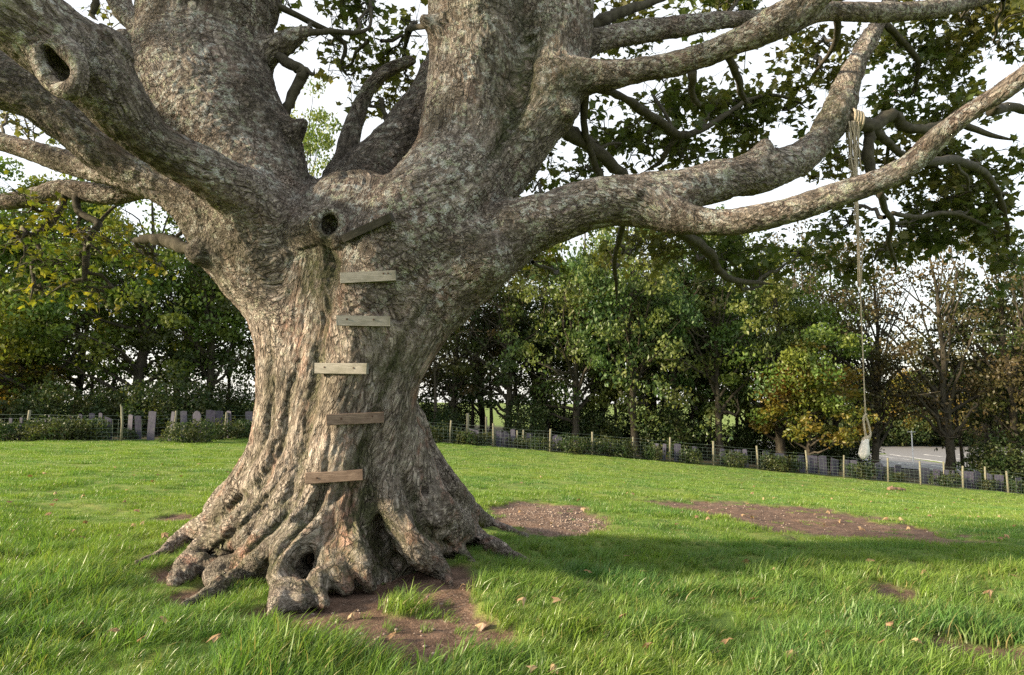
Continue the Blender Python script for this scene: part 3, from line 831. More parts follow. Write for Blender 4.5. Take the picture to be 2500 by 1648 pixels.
BR = [
 [(740,78,11,6.7),(780,78,8,6.75),(815,76,7,6.8),(868,80,6,6.9),(902,66,4,7.0),(905,20,4,7.1),(895,-30,3,7.2)],
 [(680,140,13,6.72),(722,163,14,6.7),(738,182,14,6.7),(722,212,14,6.72),(702,262,12,6.74),(690,303,11,6.76)],
 [(724,165,8,6.7),(745,168,6,6.68),(764,182,4,6.66)],
 [(490,612,16,5.98),(455,607,15,6.0),(425,596,17,6.05),(395,586,16,6.1),(360,583,12,6.15),(330,588,8,6.2)],
 [(160,470,9,7.55),(148,510,9,7.5),(120,548,8,7.4),(85,572,7,7.3),(40,580,5,7.2)],
 [(185,480,10,7.5),(195,520,9,7.4),(240,545,9,7.3),(222,570,8,7.2),(212,610,8,7.2),(208,665,7,7.1)],
 [(240,545,5,7.3),(262,520,4,7.4),(280,505,3,7.4)],
 [(85,578,6,7.3),(100,620,5,7.2),(78,640,5,7.2),(82,690,4,7.1)],
 [(212,680,5,7.1),(170,690,4,7.1),(140,705,3,7.1)],
 [(425,490,7,6.5),(440,520,7,6.5),(448,560,6,6.5),(430,580,4,6.5)],
 [(1355,300,20,6.6),(1390,325,18,6.8),(1432,348,17,7.0),(1495,401,15,7.3),(1525,430,12,7.5),(1540,470,9,7.7)],
 [(1427,225,12,6.5),(1427,315,9,6.8),(1447,387,8,7.1),(1470,440,7,7.3)],
 [(1455,215,10,6.4),(1519,237,10,6.7),(1567,270,11,7.0),(1616,300,12,7.2),(1659,329,10,7.5),(1717,314,8,7.8),(1770,280,6,8.0),(1824,246,5,8.2),(1882,232,4,8.4),(1940,246,3,8.6)],
 [(1655,328,7,7.5),(1630,365,7,7.6),(1612,395,6,7.7),(1590,410,4,7.8)],
 [(1630,545,14,6.05),(1688,585,13,6.4),(1737,623,12,6.8),(1756,662,10,7.1),(1790,684,8,7.4),(1850,690,5,7.8)],
 [(2060,292,16,7.05),(2086,296,18,7.0),(2130,308,18,7.1),(2180,277,14,7.2),(2205,310,12,7.3),(2260,315,12,7.4),(2330,300,9,7.7),(2420,330,6,8.0)],
 [(2125,310,13,7.1),(2120,370,13,7.1),(2130,425,12,7.15),(2150,480,9,7.3)],
 [(2130,315,11,7.1),(2170,350,9,7.3),(2215,385,8,7.6),(2270,400,6,8)],
 [(1690,175,10,6.2),(1690,230,8,6.5),(1705,255,6,6.7)],
 [(1775,130,10,6.15),(1800,190,9,6.6),(1815,240,7,7.0)],
 [(2045,40,9,6.3),(2040,100,7,6.8),(2010,150,5,7.2),(1990,175,3,7.4)],
 [(1440,65,16,7.2),(1480,45,15,7.3),(1520,28,13,7.4),(1600,2,10,7.6),(1680,-40,7,7.8)],
 [(2165,60,8,7.9),(2200,100,8,8.2),(2240,150,7,8.5),(2236,210,5,8.8)],
 [(2420,270,14,5.2),(2460,262,12,5.4),(2520,270,10,5.6)],
 [(2150,470,8,5.6),(2160,510,8,6.2),(2180,545,7,6.8),(2170,590,6,7.2),(2185,640,4,7.6)],
 [(2180,520,6,6.5),(2240,530,6,7.0),(2330,520,5,7.5),(2420,560,4,8)],
 [(2240,400,10,5.4),(2330,390,10,6.2),(2400,420,9,7.0),(2440,480,7,7.6),(2460,560,5,8)],
 [(1060,62,7,6.5),(1000,70,8,7.2),(992,100,6,7.4),(985,130,4,7.6)],
 [(930,240,7,7.5),(935,265,6,7.5),(942,290,5,7.5),(935,320,3,7.5)],
 [(640,-5,9,6.9),(830,95,6,7.6),(835,150,4,7.7)],
 [(1530,520,9,6.1),(1510,590,7,7.0),(1500,640,6,8),(1505,700,4,8.5)],
 [(236,-20,9,7.2),(230,20,8,7.2),(224,36,6,7.2)],
]
PATHS = []
for k, sp in enumerate(BR):
    o, P = branch(sp)
    PATHS.append(P)
BR_SPUR = None

# ---- leaf shape: five pointed lobes, a fold along the middle, droop at the lobes
def leaf_shape(seed, curl=.18):
    rr = random.Random(seed)
    lob = [(-150, .52), (-100, .42), (-60, .95), (-32, .66), (0, 1.08), (32, .66), (60, .95), (100, .42), (150, .52), (180, .12)]
    pts = []
    for a, r in lob:
        a2 = R(a + rr.uniform(-5, 5)); r2 = r * rr.uniform(.9, 1.1)
        pts.append((math.sin(a2) * r2 * .5, math.cos(a2) * r2 * .5, 0))
    V = np.array([(0, .02, .04)] + pts)
    V[1:, 2] = -curl * (V[1:, 0] ** 2 * 2.4 + np.clip(V[1:, 1], 0, 1) ** 2 * 1.2) + np.array([rr.uniform(-.035, .035) for _ in pts])
    F = np.array([(0, i, i + 1) for i in range(1, len(pts))] + [(0, len(pts), 1)])
    st = np.array([(-.012, -.05, 0), (.012, -.05, 0), (.006, -.5, .05), (-.006, -.5, .05)])
    n = len(V)
    V = np.vstack([V, st]); F = np.vstack([F, [(n, n + 1, n + 2), (n, n + 2, n + 3)]])
    return V, F[:, ::-1]
LEAFS = [leaf_shape(s, c) for s, c in ((1, .2), (2, .35), (3, .1), (4, .5))]
LEAF_ME = {}
def leaf_me(k, mat):
    if (k, mat) not in LEAF_ME:
        V, F = LEAFS[k]
        me = mesh_np('leaf', V, F, False)
        attr(me, 'rnd', 'FLOAT', np.full(len(V), .2 + .2 * k))
        me.materials.append(M[mat])
        LEAF_ME[k, mat] = me
    return LEAF_ME[k, mat]

def rand_leaf_rot(n, droop=.75):
    yaw = RNG.uniform(0, 2 * np.pi, n)
    N = RNG.standard_normal((n, 3)) * droop; N[:, 2] += 1.0
    N /= np.linalg.norm(N, axis=1)[:, None]
    A = np.stack([np.cos(yaw), np.sin(yaw), -.45 + .3 * RNG.standard_normal(n)], 1)
    A -= N * (A * N).sum(1)[:, None]; A /= np.linalg.norm(A, axis=1)[:, None]
    B = np.cross(A, N)
    return B, A, N     # leaf x, y, z axes

LEAVES = {'leaf': [], 'leaf_yellow': []}   # entries: position, scale
TW = Soup()
def spray(anchor, tip, n_sub, leaf_n, size, mat='leaf', spread=.5, r0=.008):
    """a twig from anchor to tip with side twigs, leaves along their outer halves"""
    a, t = np.array(anchor), np.array(tip); L = np.linalg.norm(t - a)
    k = 6
    P = a + (t - a) * np.linspace(0, 1, k)[:, None]
    P[1:-1] += RNG.standard_normal((k - 2, 3)) * L * .06
    P[:, 2] += np.sin(np.linspace(0, np.pi, k)) * L * .08
    TW.add(*tube_np(np.c_[P, np.linspace(r0, r0 * .4, k)], 4, 0, False))
    ends = []
    for j in range(n_sub):
        u = RNG.uniform(.3, 1); i = min(int(u * (k - 1)), k - 2); b = P[i] + (P[i + 1] - P[i]) * (u * (k - 1) - i)
        d = RNG.standard_normal(3); d[2] = d[2] * .5 - .1; d /= np.linalg.norm(d)
        d = d * .8 + (t - a) / max(L, 1e-3) * .4
        e = b + d * spread * RNG.uniform(.5, 1.1)
        m = (b + e) / 2 + RNG.standard_normal(3) * .03 * spread
        TW.add(*tube_np(np.c_[np.stack([b, m, e]), [r0 * .45, r0 * .35, r0 * .2]], 3, 0, False))
        ends.append((m, e))
    for j in range(leaf_n):
        m, e = ends[RNG.integers(len(ends))]
        u = RNG.uniform(.1, 1.08)
        p = m + (e - m) * u + RNG.standard_normal(3) * size * .45
        LEAVES[mat].append((p, size * RNG.uniform(.6, 1.15)))

def cluster(px, py, Y, rx, ry, sprays, leaves, src, size=.165, mat='leaf', rz=1.0):
    """foliage mass seen round (px, py) at distance Y, fed from the photo point src=(px,py,Y)"""
    c = np.array(at(px, py, Y)); sc = depth_of(c) / FPX
    s = np.array(at(*src))
    # a feeder branch
    mid = (s + c) / 2 + RNG.standard_normal(3) * .12
    P = catmull(np.c_[np.stack([s, mid, c]), [.022, .016, .010]], 5)
    P[1:-1, :3] += RNG.standard_normal((len(P) - 2, 3)) * .018
    TW.add(*tube_np(P, 5, .05, False))
    for k in range(sprays):
        d = RNG.standard_normal(3); d /= np.linalg.norm(d); u = RNG.uniform(.25, 1) ** .6
        tip = c + d * np.array([rx * sc, rz, ry * sc]) * u
        a = P[RNG.integers(len(P) // 2, len(P)), :3]
        spray(a, tip, 5, leaves // sprays, size, mat, .38)

cl = [  # right-hand crown of the tree
 (1480,330,8.2,110,90,8,170,(1440,350,7.0)), (1600,400,8.2,130,80,9,260,(1600,300,7.1)), (1640,280,8.4,100,70,8,220,(1640,315,7.4)),
 (1760,250,8.6,130,70,9,300,(1717,314,7.8)), (1830,310,8.8,120,80,9,280,(1770,280,8.0)), (1720,380,8.6,110,60,7,170,(1659,329,7.5)),
 (1880,270,9,90,70,7,170,(1824,246,8.2)), (1400,440,8.4,70,90,6,90,(1470,430,7.3)), (1330,380,8.8,50,70,5,60,(1400,340,6.9)),
 (1560,60,8.6,140,60,8,170,(1560,80,7.4)), (1760,40,8.8,140,50,8,220,(1760,50,7.8)), (1500,20,8.6,90,40,6,110,(1520,28,7.4)),
 (1620,200,8.4,60,30,3,24,(1640,161,6.3)), (1850,120,8.4,50,25,2,16,(1825,100,6.1)),
 (2030,120,8.6,110,80,8,230,(2040,100,6.8)), (2010,180,8.6,60,40,4,60,(2010,150,7.2)),
 (2230,120,9.2,120,90,10,340,(2200,100,8.2)), (2160,230,9.2,80,90,7,190,(2236,210,8.8)), (2300,200,9.2,110,90,9,280,(2240,150,8.5)),
 (2380,80,9,110,90,9,280,(2350,10,6.9)), (2460,130,8.6,80,110,8,240,(2450,0,7.1)), (2230,40,9,120,40,6,160,(2260,25,6.7)), (2450,30,8.8,100,60,7,200,(2400,0,7.0)),
 (2270,300,8.8,120,70,9,280,(2260,315,7.4)), (2180,400,8.6,110,80,9,290,(2170,350,7.3)), (2060,390,8.8,60,60,5,130,(2120,370,7.1)),
 (2380,400,8.6,120,80,9,330,(2400,420,7.0)), (2440,520,8.4,100,90,9,320,(2440,480,7.6)), (2300,480,8.6,110,60,8,240,(2330,390,6.2)),
 (2340,580,8.6,120,70,9,290,(2330,520,7.5)), (2200,560,8.8,110,60,7,200,(2180,545,6.8)), (2120,640,9,100,50,6,150,(2170,590,7.2)), (2050,560,9.2,90,50,6,120,(2160,530,6.4)),
 (1960,620,9.4,90,40,5,110,(1850,690,7.8)), (2480,650,8.4,60,70,5,130,(2460,560,8.0)),
 (1800,620,8.6,90,50,7,190,(1756,650,7.1)), (1880,660,8.8,80,35,6,150,(1790,684,7.4)), (1700,640,8.6,70,50,6,120,(1730,620,6.8)), (1650,590,8.6,80,40,5,90,(1688,585,6.4)),
 (1560,600,9,60,40,4,70,(1510,590,7.0)), (1490,640,9.2,50,50,4,60,(1500,640,8.0)), (1340,660,8.8,60,40,4,60,(1300,640,6.5)),
 (1300,470,9,40,40,4,50,(1320,500,6.6)), (1960,250,9,50,40,4,60,(1940,246,8.6)),
 # between the two leaders
 (800,110,8.2,90,50,7,120,(815,76,6.8)), (890,60,8.0,80,50,7,130,(868,80,6.9)), (930,150,8.2,70,60,7,130,(930,100,7.2)), (850,30,8.2,120,35,6,110,(895,-10,7.2)),
 (1010,220,8.4,50,80,6,110,(985,130,7.6)), (980,290,8.6,60,60,6,90,(942,290,7.5)), (920,250,8.4,40,50,4,45,(935,265,7.5)), (700,20,8.4,60,30,3,30,(760,70,6.8)),
 (880,180,8.2,70,40,5,70,(900,100,7.2)), (1000,90,8.4,50,50,4,50,(1000,80,7.2)),
 # left, against the sky
 (60,290,8.5,80,30,5,60,(77,360,7.2)), (130,320,8.6,60,30,4,45,(150,390,7.1)), (270,40,9,60,40,3,30,(290,0,7.2)), (20,280,8.6,50,40,3,36,(0,345,7.3)),
]
for c in cl: cluster(*c[:6], int(c[6] * (1.15 if c[0] > 1100 else .75)), *c[7:])
for c in [
 (70,520,7.0,90,50,5,45,(120,548,7.4)), (170,560,7.0,80,60,5,50,(195,520,7.4)), (60,620,6.9,80,60,5,45,(85,572,7.3)), (150,640,6.9,80,50,5,45,(208,620,7.2)),
 (250,620,6.9,60,60,4,36,(212,610,7.2)), (210,700,6.9,70,30,5,45,(208,665,7.1)), (20,550,7.0,60,70,5,60,(40,580,7.2)), (330,600,7.4,60,50,4,36,(330,588,6.2)),
 (1330,640,8.6,40,25,3,36,(1300,640,6.5)),(400,640,8,50,40,3,30,(360,585,6.2)),(90,700,7.2,70,30,3,30,(82,690,7.1))]:
    cluster(*c, size=.12, mat='leaf_yellow', rz=.6)
# crown above the frame, thinner
for px, Y in ((-100,6.5),(250,8),(560,9),(900,8.5),(1200,9),(1600,8.5),(2000,8.5),(2400,8)):
    cluster(px, -150, Y, 200, 70, 8, 170, (px + random.uniform(-60, 60), -60, Y - .8))
# the crown goes on to the left of the frame, between the sun and the upper limbs
for k in range(95):
    u = RNG.standard_normal(3); u /= np.linalg.norm(u); u *= RNG.uniform(.2, 1) ** .5
    c = np.array([-7.6, 4.9, 6.5]) + u * np.array([1.9, 3.4, 2.2])
    if c[0] > -.78 * c[1] - .5 or c[2] < 4.3: continue
    spray(c + np.array([.5, .3, .4]), c + RNG.standard_normal(3) * .4, 6, 85, .17, 'leaf', .55)
for P in ([(-4.9,4.1,4.9,.28),(-6.2,4.3,5.9,.2),(-7.6,4.6,6.6,.12),(-8.8,4.8,7.2,.05)], [(-5.2,5.6,4.3,.2),(-6.6,5.7,5.0,.15),(-8.0,5.8,5.7,.08),(-9,6,6,.03)]):
    s_ = Soup(); s_.add(*tube_np(catmull(np.array(P), 5), 9, .06)); link('branch', s_.mesh('branch'), TREE, M['twig'])
def make_leaves():
    big = []
    for mat, L in LEAVES.items():
        P = np.array([l[0] for l in L]); sc = np.array([l[1] for l in L]); n = len(L)
        keep = (P[:, 1] > 4.5) | (P[:, 0] < -.78 * P[:, 1] - .2)
        P, sc = P[keep], sc[keep]; n = len(P)
        B, A, N = rand_leaf_rot(n)
        dep = P[:, 1] * math.cos(PITCH) + (P[:, 2] - CAM_Z) * math.sin(PITCH)
        sx = np.abs(P[:, 0] / dep * FPX) < 1240; sy = (P[:, 2] - CAM_Z) / dep < .56
        size = sc / dep * (sx & sy) * np.abs(N @ np.array([0, .95, .3]))
        order = np.argsort(-size)
        quota = 210 if mat == 'leaf' else 90
        solo = set(order[:quota].tolist())
        for i in order[:quota]:
            me = leaf_me(int(i) % 4, mat)
            o = bpy.data.objects.new('leaf', me); COL.objects.link(o)
            mt = Matrix(((B[i, 0], A[i, 0], N[i, 0], P[i, 0]), (B[i, 1], A[i, 1], N[i, 1], P[i, 1]), (B[i, 2], A[i, 2], N[i, 2], P[i, 2]), (0, 0, 0, 1))) @ Matrix.Scale(sc[i], 4)
            o.parent = TREE; o.matrix_parent_inverse = Matrix.Translation(TREE.location).inverted()
            o.matrix_basis = mt
        rest = np.array(order[quota:]); Vs, Fs, rn, off = [], [], [], 0
        for k in range(4):
            idx = rest[rest % 4 == k]; V0, F0 = LEAFS[k]
            V = P[idx][:, None, :] + sc[idx][:, None, None] * (V0[None, :, 0:1] * B[idx][:, None] + V0[None, :, 1:2] * A[idx][:, None] + V0[None, :, 2:3] * N[idx][:, None])
            Vs.append(V.reshape(-1, 3)); m = len(V0)
            Fs.append((F0[None] + (np.arange(len(idx)) * m)[:, None, None]).reshape(-1, 3) + off); off += len(idx) * m
            rn.append(np.repeat(RNG.uniform(0, 1, len(idx)), m))
        me = mesh_np('foliage', np.vstack(Vs), np.vstack(Fs), False)
        attr(me, 'rnd', 'FLOAT', np.concatenate(rn))
        o = link('foliage', me, TREE, M[mat]); o['kind'] = 'stuff'
        print('LEAVES', mat, n)
make_leaves()
o = link('twigs', TW.mesh('twigs'), TREE, M['twig']); o['kind'] = 'stuff'

# ------------------------------------------------------------------ plank steps nailed to the trunk
def mat_plank(name, ca, cb, cd):
    n = NT(name); v = n('Mapping', {'Vector': n.obj(), 'Scale': (1.2, 6, 11)}).outputs[0]
    g = n.noise(v, 9, 6, .6, .6); w = n.noise(n.obj(), 7, 3)
    c = n.mix(n.ramp(g, .36, .64), ca, cb); c = n.mix(n.ramp(w, .5, .72, 0, .7), c, cd)
    return n.done(c, .85, n.bump(g, .5, .004))
M['plank_grey'] = mat_plank('weathered_grey_wood', (.18, .172, .148), (.29, .275, .24), (.11, .11, .08))
M['plank_brown'] = mat_plank('weathered_brown_wood', (.115, .08, .06), (.23, .17, .13), (.09, .062, .048))
M['plank_dark'] = mat_plank('damp_dark_wood', (.04, .036, .03), (.075, .066, .055), (.03, .028, .02))
M['nail'] = mat_simple('rusty_nail', (.035, .022, .016), (.07, .035, .02), 30, .6)
def box_mesh(name, sx, sy, sz, bev=.004, jit=.002):
    import bmesh
    bm = bmesh.new(); bmesh.ops.create_cube(bm, size=1)
    bmesh.ops.scale(bm, vec=(sx, sy, sz), verts=bm.verts)
    bmesh.ops.bevel(bm, geom=bm.edges[:], offset=bev, segments=2, affect='EDGES', profile=.6)
    for v in bm.verts: v.co += Vector((random.uniform(-jit, jit), random.uniform(-jit, jit), random.uniform(-jit, jit)))
    me = bpy.data.meshes.new(name); bm.to_mesh(me); bm.free()
    return me
def disc_mesh(name, r, h):
    import bmesh
    bm = bmesh.new(); bmesh.ops.create_cone(bm, cap_ends=True, segments=10, radius1=r, radius2=r * .8, depth=h)
    bmesh.ops.rotate(bm, matrix=Matrix.Rotation(R(90), 3, 'X'), verts=bm.verts)
    me = bpy.data.meshes.new(name); bm.to_mesh(me); bm.free(); me.materials.append(M['nail'])
    return me
NAIL = disc_mesh('nail', .008, .010)
PL = [
 (817,1163,137,26,3.5,'plank_brown',((-.30,.0),),'brown plank step lowest on the trunk, just above the roots'),
 (867,1022,134,26,2.3,'plank_brown',((.30,.012),(-.25,.005)),'brown plank step second up from the roots'),
 (835,900,133,26,-.8,'plank_grey',((-.31,.01),(.25,.005)),'pale grey plank step third up from the roots, set left of the next one'),
 (888,784,127,25,0,'plank_grey',((-.31,.01),(.19,.01)),'pale grey plank step fourth up from the roots with two dark nails'),
 (900,677,134,26,3.0,'plank_grey',((.28,.02),(.36,.02)),'mossy grey plank step fifth up from the roots, below the tilted one'),
]
for px, py, wp, hp, tilt, mt, nails, lab in PL:
    hits = []
    for ox in (-.5, -.25, 0, .25, .5):
        for oy in (-.4, .4):
            d = ray(px + ox * wp, py + oy * hp).normalized()
            h = TREE_BVH.ray_cast(Vector((0, 0, CAM_Z)), d)
            if h[0] is not None: hits.append((ox * wp, h[0]))
    ys = sorted(h[1].y for h in hits)
    # line fit of depth against x: the board lies on the two proudest points
    xs_ = np.array([h[1].x for h in hits]); yy = np.array([h[1].y for h in hits])
    k = np.polyfit(xs_, yy, 1)
    k0 = max(-.45, min(.45, k[0] * .7))
    res = yy - k0 * xs_
    y0 = np.percentile(res, 30)
    th = .042
    cx = None
    d = ray(px, py); t = y0 / (d.y - k0 * d.x)
    c = Vector((d.x * t, d.y * t, CAM_Z + d.z * t))
    sc = depth_of(c) / FPX
    ax = Vector((1, k0, 0)).normalized(); ny = Vector((ax.y, -ax.x, 0))
    c = c + ny * (th * .30)
    ob = link('plank_step', box_mesh('plank_step', wp * sc * math.sqrt(1 + k0 * k0) ** .5, th, hp * sc), None, M[mt])
    rot = Matrix((ax, -ny, Vector((0, 0, 1)))).transposed().to_4x4()
    ob.matrix_world = Matrix.Translation(c) @ rot @ Matrix.Rotation(-R(tilt), 4, 'Y')
    tag(ob, lab, 'plank', 'plank steps nailed up the trunk')
    for nx_, nz_ in nails:
        nl = bpy.data.objects.new('nail', NAIL); COL.objects.link(nl); nl.parent = ob
        nl.location = (nx_ * wp * sc, -th / 2 - .001, nz_)
# the tilted bar at the top
h = TREE_BVH.ray_cast(Vector((0, 0, CAM_Z)), ray(895, 560).normalized())
yb = h[0].y if h[0] is not None else 5.75
p0, p1 = at(838, 582, yb + .02), at(958, 528, yb - .08)
ax = (p1 - p0).normalized(); ny = Vector((0, -1, -.35)); ny = (ny - ax * ny.dot(ax)).normalized(); up = ax.cross(-ny)
ob = link('plank_step', box_mesh('plank_step', (p1 - p0).length, .085, .062), None, M['plank_dark'])
ob.matrix_world = Matrix.Translation((p0 + p1) / 2) @ Matrix((ax, -ny, up)).transposed().to_4x4()
tag(ob, 'dark damp wooden bar tilted across the crotch beside the knothole', 'plank', 'plank steps nailed up the trunk')

# ------------------------------------------------------------------ rope swing hung from the right-hand limb
M['rope'] = mat_simple('frayed_rope', (.30, .25, .18), (.52, .46, .36), 60, .9, .6, (1, 1, .3))
M['rag'] = mat_simple('pale_cloth', (.55, .54, .52), (.74, .73, .71), 12, .85, .5)
def make_rope():
    top = at(2080, 296, 6.98); root = empty('rope_swing', top)
    tag(root, 'frayed pale rope with a white bundle at its end, hanging from the limb', 'rope swing')
    RY = 6.95
    def px(x, y, r): p = at(x, y, RY); return (p.x, p.y, p.z, r)
    # wrapped turns round the limb
    s = Soup()
    c = at(2083, 296, 7.02)
    for k in range(4):
        a = np.linspace(0, 2 * np.pi, 15)
        ring = np.stack([c.x - .03 + .028 * k + .01 * np.sin(a), c.y + .115 * np.cos(a), c.z + .02 - .012 * k + .105 * np.sin(a), np.full(15, .013)], 1)
        s.add(*tube_np(ring, 6, .05))
    link('wrapping', s.mesh('wrapping'), root, M['rope'])
    s = Soup()
    for k in range(26):   # loose frayed ends of the old rope
        x0 = 2066 + 32 * random.random(); ln = random.uniform(60, 190)
        pts = [px(x0, 300, .006)]
        x = x0
        for j in range(1, 7):
            tgt = 2086 + (x0 - 2082) * .35 + 8 * j / 6
            x = x * .75 + tgt * .25 + random.uniform(-3, 3)
            pts.append(px(x, 300 + ln * j / 6, .0065 - .0006 * j))
        P = np.array(pts); P[:, 1] += random.uniform(-.05, .05)
        s.add(*tube_np(catmull(P, 3), 5, .1))
    link('frayed_strand', s.mesh('frayed_strand'), root, M['rope'])
    s = Soup()
    P = np.array([px(2086, 300, .014), px(2088, 400, .016), px(2090, 480, .020), px(2093, 530, .017), px(2096, 600, .011), px(2100, 700, .007), px(2106, 850, .006), px(2110, 950, .006), px(2113, 1012, .008)])
    s.add(*tube_np(catmull(P, 8), 7, .06))
    for k in range(5):
        Q = P[1:6].copy(); Q[:, 0] += RNG.standard_normal(5) * .012; Q[:, 1] += RNG.standard_normal(5) * .012; Q[:, 3] = .005
        s.add(*tube_np(catmull(Q, 5), 5, .1))
    link('rope', s.mesh('rope'), root, M['rope'])
    s = Soup()   # loop of rope
    P = np.array([px(2113, 1010, .010), px(2106, 1020, .011), px(2110, 1050, .011), px(2117, 1078, .012), px(2126, 1060, .011), px(2121, 1030, .010), px(2114, 1010, .010)])
    P[:, 1] += np.linspace(-.03, .03, len(P))
    s.add(*tube_np(catmull(P, 5), 7, .06))
    P = np.array([px(2106, 1074, .016), px(2114, 1070, .022), px(2123, 1066, .016)])
    s.add(*tube_np(catmull(P, 4), 8, .1))
    link('loop', s.mesh('loop'), root, M['rope'])
    # knotted bundle: a lathe with folds
    V, F = [], []; prof = [(1068, 3), (1074, 8), (1084, 9), (1096, 11.5), (1108, 12.5), (1116, 9), (1121, 2)]
    ns = 18; sc = 6.95 / FPX
    for i, (y, r) in enumerate(prof):
        c = at(2114 - (y - 1068) * .12, y, RY)
        for k in range(ns):
            a = 2 * math.pi * k / ns; rr = r * sc * (1 + .14 * math.sin(5 * a + i * .5) + random.uniform(-.05, .05))
            V.append((c.x + rr * math.cos(a), c.y + rr * .8 * math.sin(a), c.z + random.uniform(-.006, .006)))
    for i in range(len(prof) - 1):
        for k in range(ns): F.append((i * ns + k, (i + 1) * ns + k, (i + 1) * ns + (k + 1) % ns, i * ns + (k + 1) % ns))
    link('seat_bundle', mesh_np('seat_bundle', V, F), root, M['rag'])
make_rope()

# ------------------------------------------------------------------ stock fence
M['post'] = mat_simple('weathered_post', (.12, .12, .085), (.21, .20, .14), 9, .9, .5, (1, 1, .2))
M['wire'] = mat_simple('galvanised_wire', (.10, .15, .13), (.20, .25, .22), 3, .55)
FROOT = empty('wire_fence', (0, 35, float(gz(0, 35))))
tag(FROOT, 'stock fence of pale wooden posts and wire netting along the wood edge', 'fence')
tops = []
PX = [p for p, _ in FENCE]
hs = {295: 1.42, 1446: 1.2}
for px, Y in FENCE:
    X = (px - 1250) / FPX * Y * 1.0
    d = ray(px, 1080); X = d.x / d.y * Y
    z = float(gz(X, Y)); hgt = hs.get(px, random.uniform(1.12, 1.28)); r = random.uniform(.045, .058)
    P = np.array([(X, Y, z - .15, r), (X + random.uniform(-.02, .02), Y, z + hgt * .5, r), (X + random.uniform(-.05, .05), Y, z + hgt, r * .96)])
    s = Soup(); s.add(*tube_np(P, 8, .05)); link('post', s.mesh('post'), FROOT, M['post'])
    tops.append((X, Y - .055, z, hgt))
for lev in (.08, .22, .38, .54, .72, .90, 1.06):
    s = Soup()
    P = []
    for (a, b) in zip(tops[:-1], tops[1:]):
        for u in (0, .5):
            P.append((a[0] + (b[0] - a[0]) * u, a[1] + (b[1] - a[1]) * u, a[2] + (b[2] - a[2]) * u + lev - (.03 if u else 0) + random.uniform(-.01, .01), .0036))
    s.add(*tube_np(np.array(P), 4, 0, False)); link('line_wire', s.mesh('line_wire'), FROOT, M['wire'])
s = Soup()
for (a, b) in zip(tops[:-1], tops[1:]):
    n_ = int((b[0] - a[0]) / .22)
    for k in range(n_):
        u = (k + .5) / n_
        x, y, z = (a[i] + (b[i] - a[i]) * u for i in range(3))
        s.add(*tube_np(np.array([(x, y, z + .05, .0028), (x + random.uniform(-.03, .03), y, z + .9, .0028)]), 3, 0, False))
o = link('stay_wire', s.mesh('stay_wire'), FROOT, M['wire']); o['kind'] = 'stuff'
# a second, older row of short stakes just behind
STK = [(397,1000,34,1.25,.05),(1142,1027,37.6,1.6,.085),(1187,1031,37.4,1.5,.06),(1278,1062,37.2,.95,.05),(1263,1070,37.0,.9,.05),(2302,1105,37.5,1.25,.05),(2404,1135,37.0,1.2,.05)]
for px, py, Y, hgt, r in STK:
    X = ray(px, py).x / ray(px, py).y * Y; z = float(gz(X, Y))
    P = np.array([(X, Y, z - .1, r), (X, Y, z + hgt, r)])
    s = Soup(); s.add(*tube_np(P, 7, .06)); o = link('wooden_stake', s.mesh('wooden_stake'), None, M['post'])
    tag(o, 'old wooden stake standing among the slates behind the fence', 'stake', 'old stakes behind the fence')

# ------------------------------------------------------------------ upright slates behind the fence
n = NT('purple_grey_slate'); f = n.noise(n('Mapping', {'Vector': n.obj(), 'Scale': (6, 6, 1.5)}).outputs[0], 4, 5, .6)
rn = n('ObjectInfo').outputs['Random']
cc = n.mix(n.ramp(f, .35, .65), (.032, .030, .050), (.062, .058, .09))
cc = n.mix(n.ramp(rn, .3, 1, 0, .6), cc, (.085, .085, .11))
cc = n.mix(n.ramp(n.noise(n.obj(), 5, 4), .55, .68, 0, .6), cc, (.10, .12, .09))
M['slate'] = n.done(cc, .6, n.bump(f, .4, .01))
def slate_mesh(w, h, top, th=.035):
    """top: 0 square, 1 pointed, 2 rounded, 3 slanted"""
    tp = {0: [(-.5, 1), (-.1, 1.015), (.5, .985)], 1: [(-.5, .82), (-.12, 1), (.1, .98), (.5, .78)], 2: [(-.5, .88), (-.3, .97), (0, 1), (.3, .96), (.5, .85)], 3: [(-.5, 1), (.5, .86)]}[top]
    out = [(-.48, -.15), (-.5, .4)] + tp + [(.5, .45), (.47, -.15)]
    out = [(x * w * random.uniform(.96, 1.04), z * h) for x, z in out]
    k = len(out); V = [(x, -th / 2, z) for x, z in out] + [(x, th / 2, z) for x, z in out]
    me = bpy.data.meshes.new('slate')
    me.from_pydata(V, [], [tuple(range(k)), tuple(range(2 * k - 1, k - 1, -1))] + [(i, i + k, (i + 1) % k + k, (i + 1) % k) for i in range(k)])
    me.materials.append(M['slate']); me.update()
    return me
L_, C_, F_ = (3.717, 0, 960), (3.09, 1030, 1000), (3.4, 1800, 980)
SL = [(L_, x, t, w, k) for x, t, w, k in ((95,225,28,0),(190,222,24,0),(300,230,26,3),(405,235,30,0),(440,195,32,3),(540,200,26,1),(640,215,30,0),(745,190,30,0),(840,182,46,0),(920,180,32,0),(1000,205,60,3),(1185,195,46,0),(1268,205,52,0),(1378,165,66,0),(1550,168,30,0),(1685,162,56,0),(1800,158,76,2),(1908,155,82,0),(2010,160,60,0),(2092,162,48,0),(2280,165,62,0))]
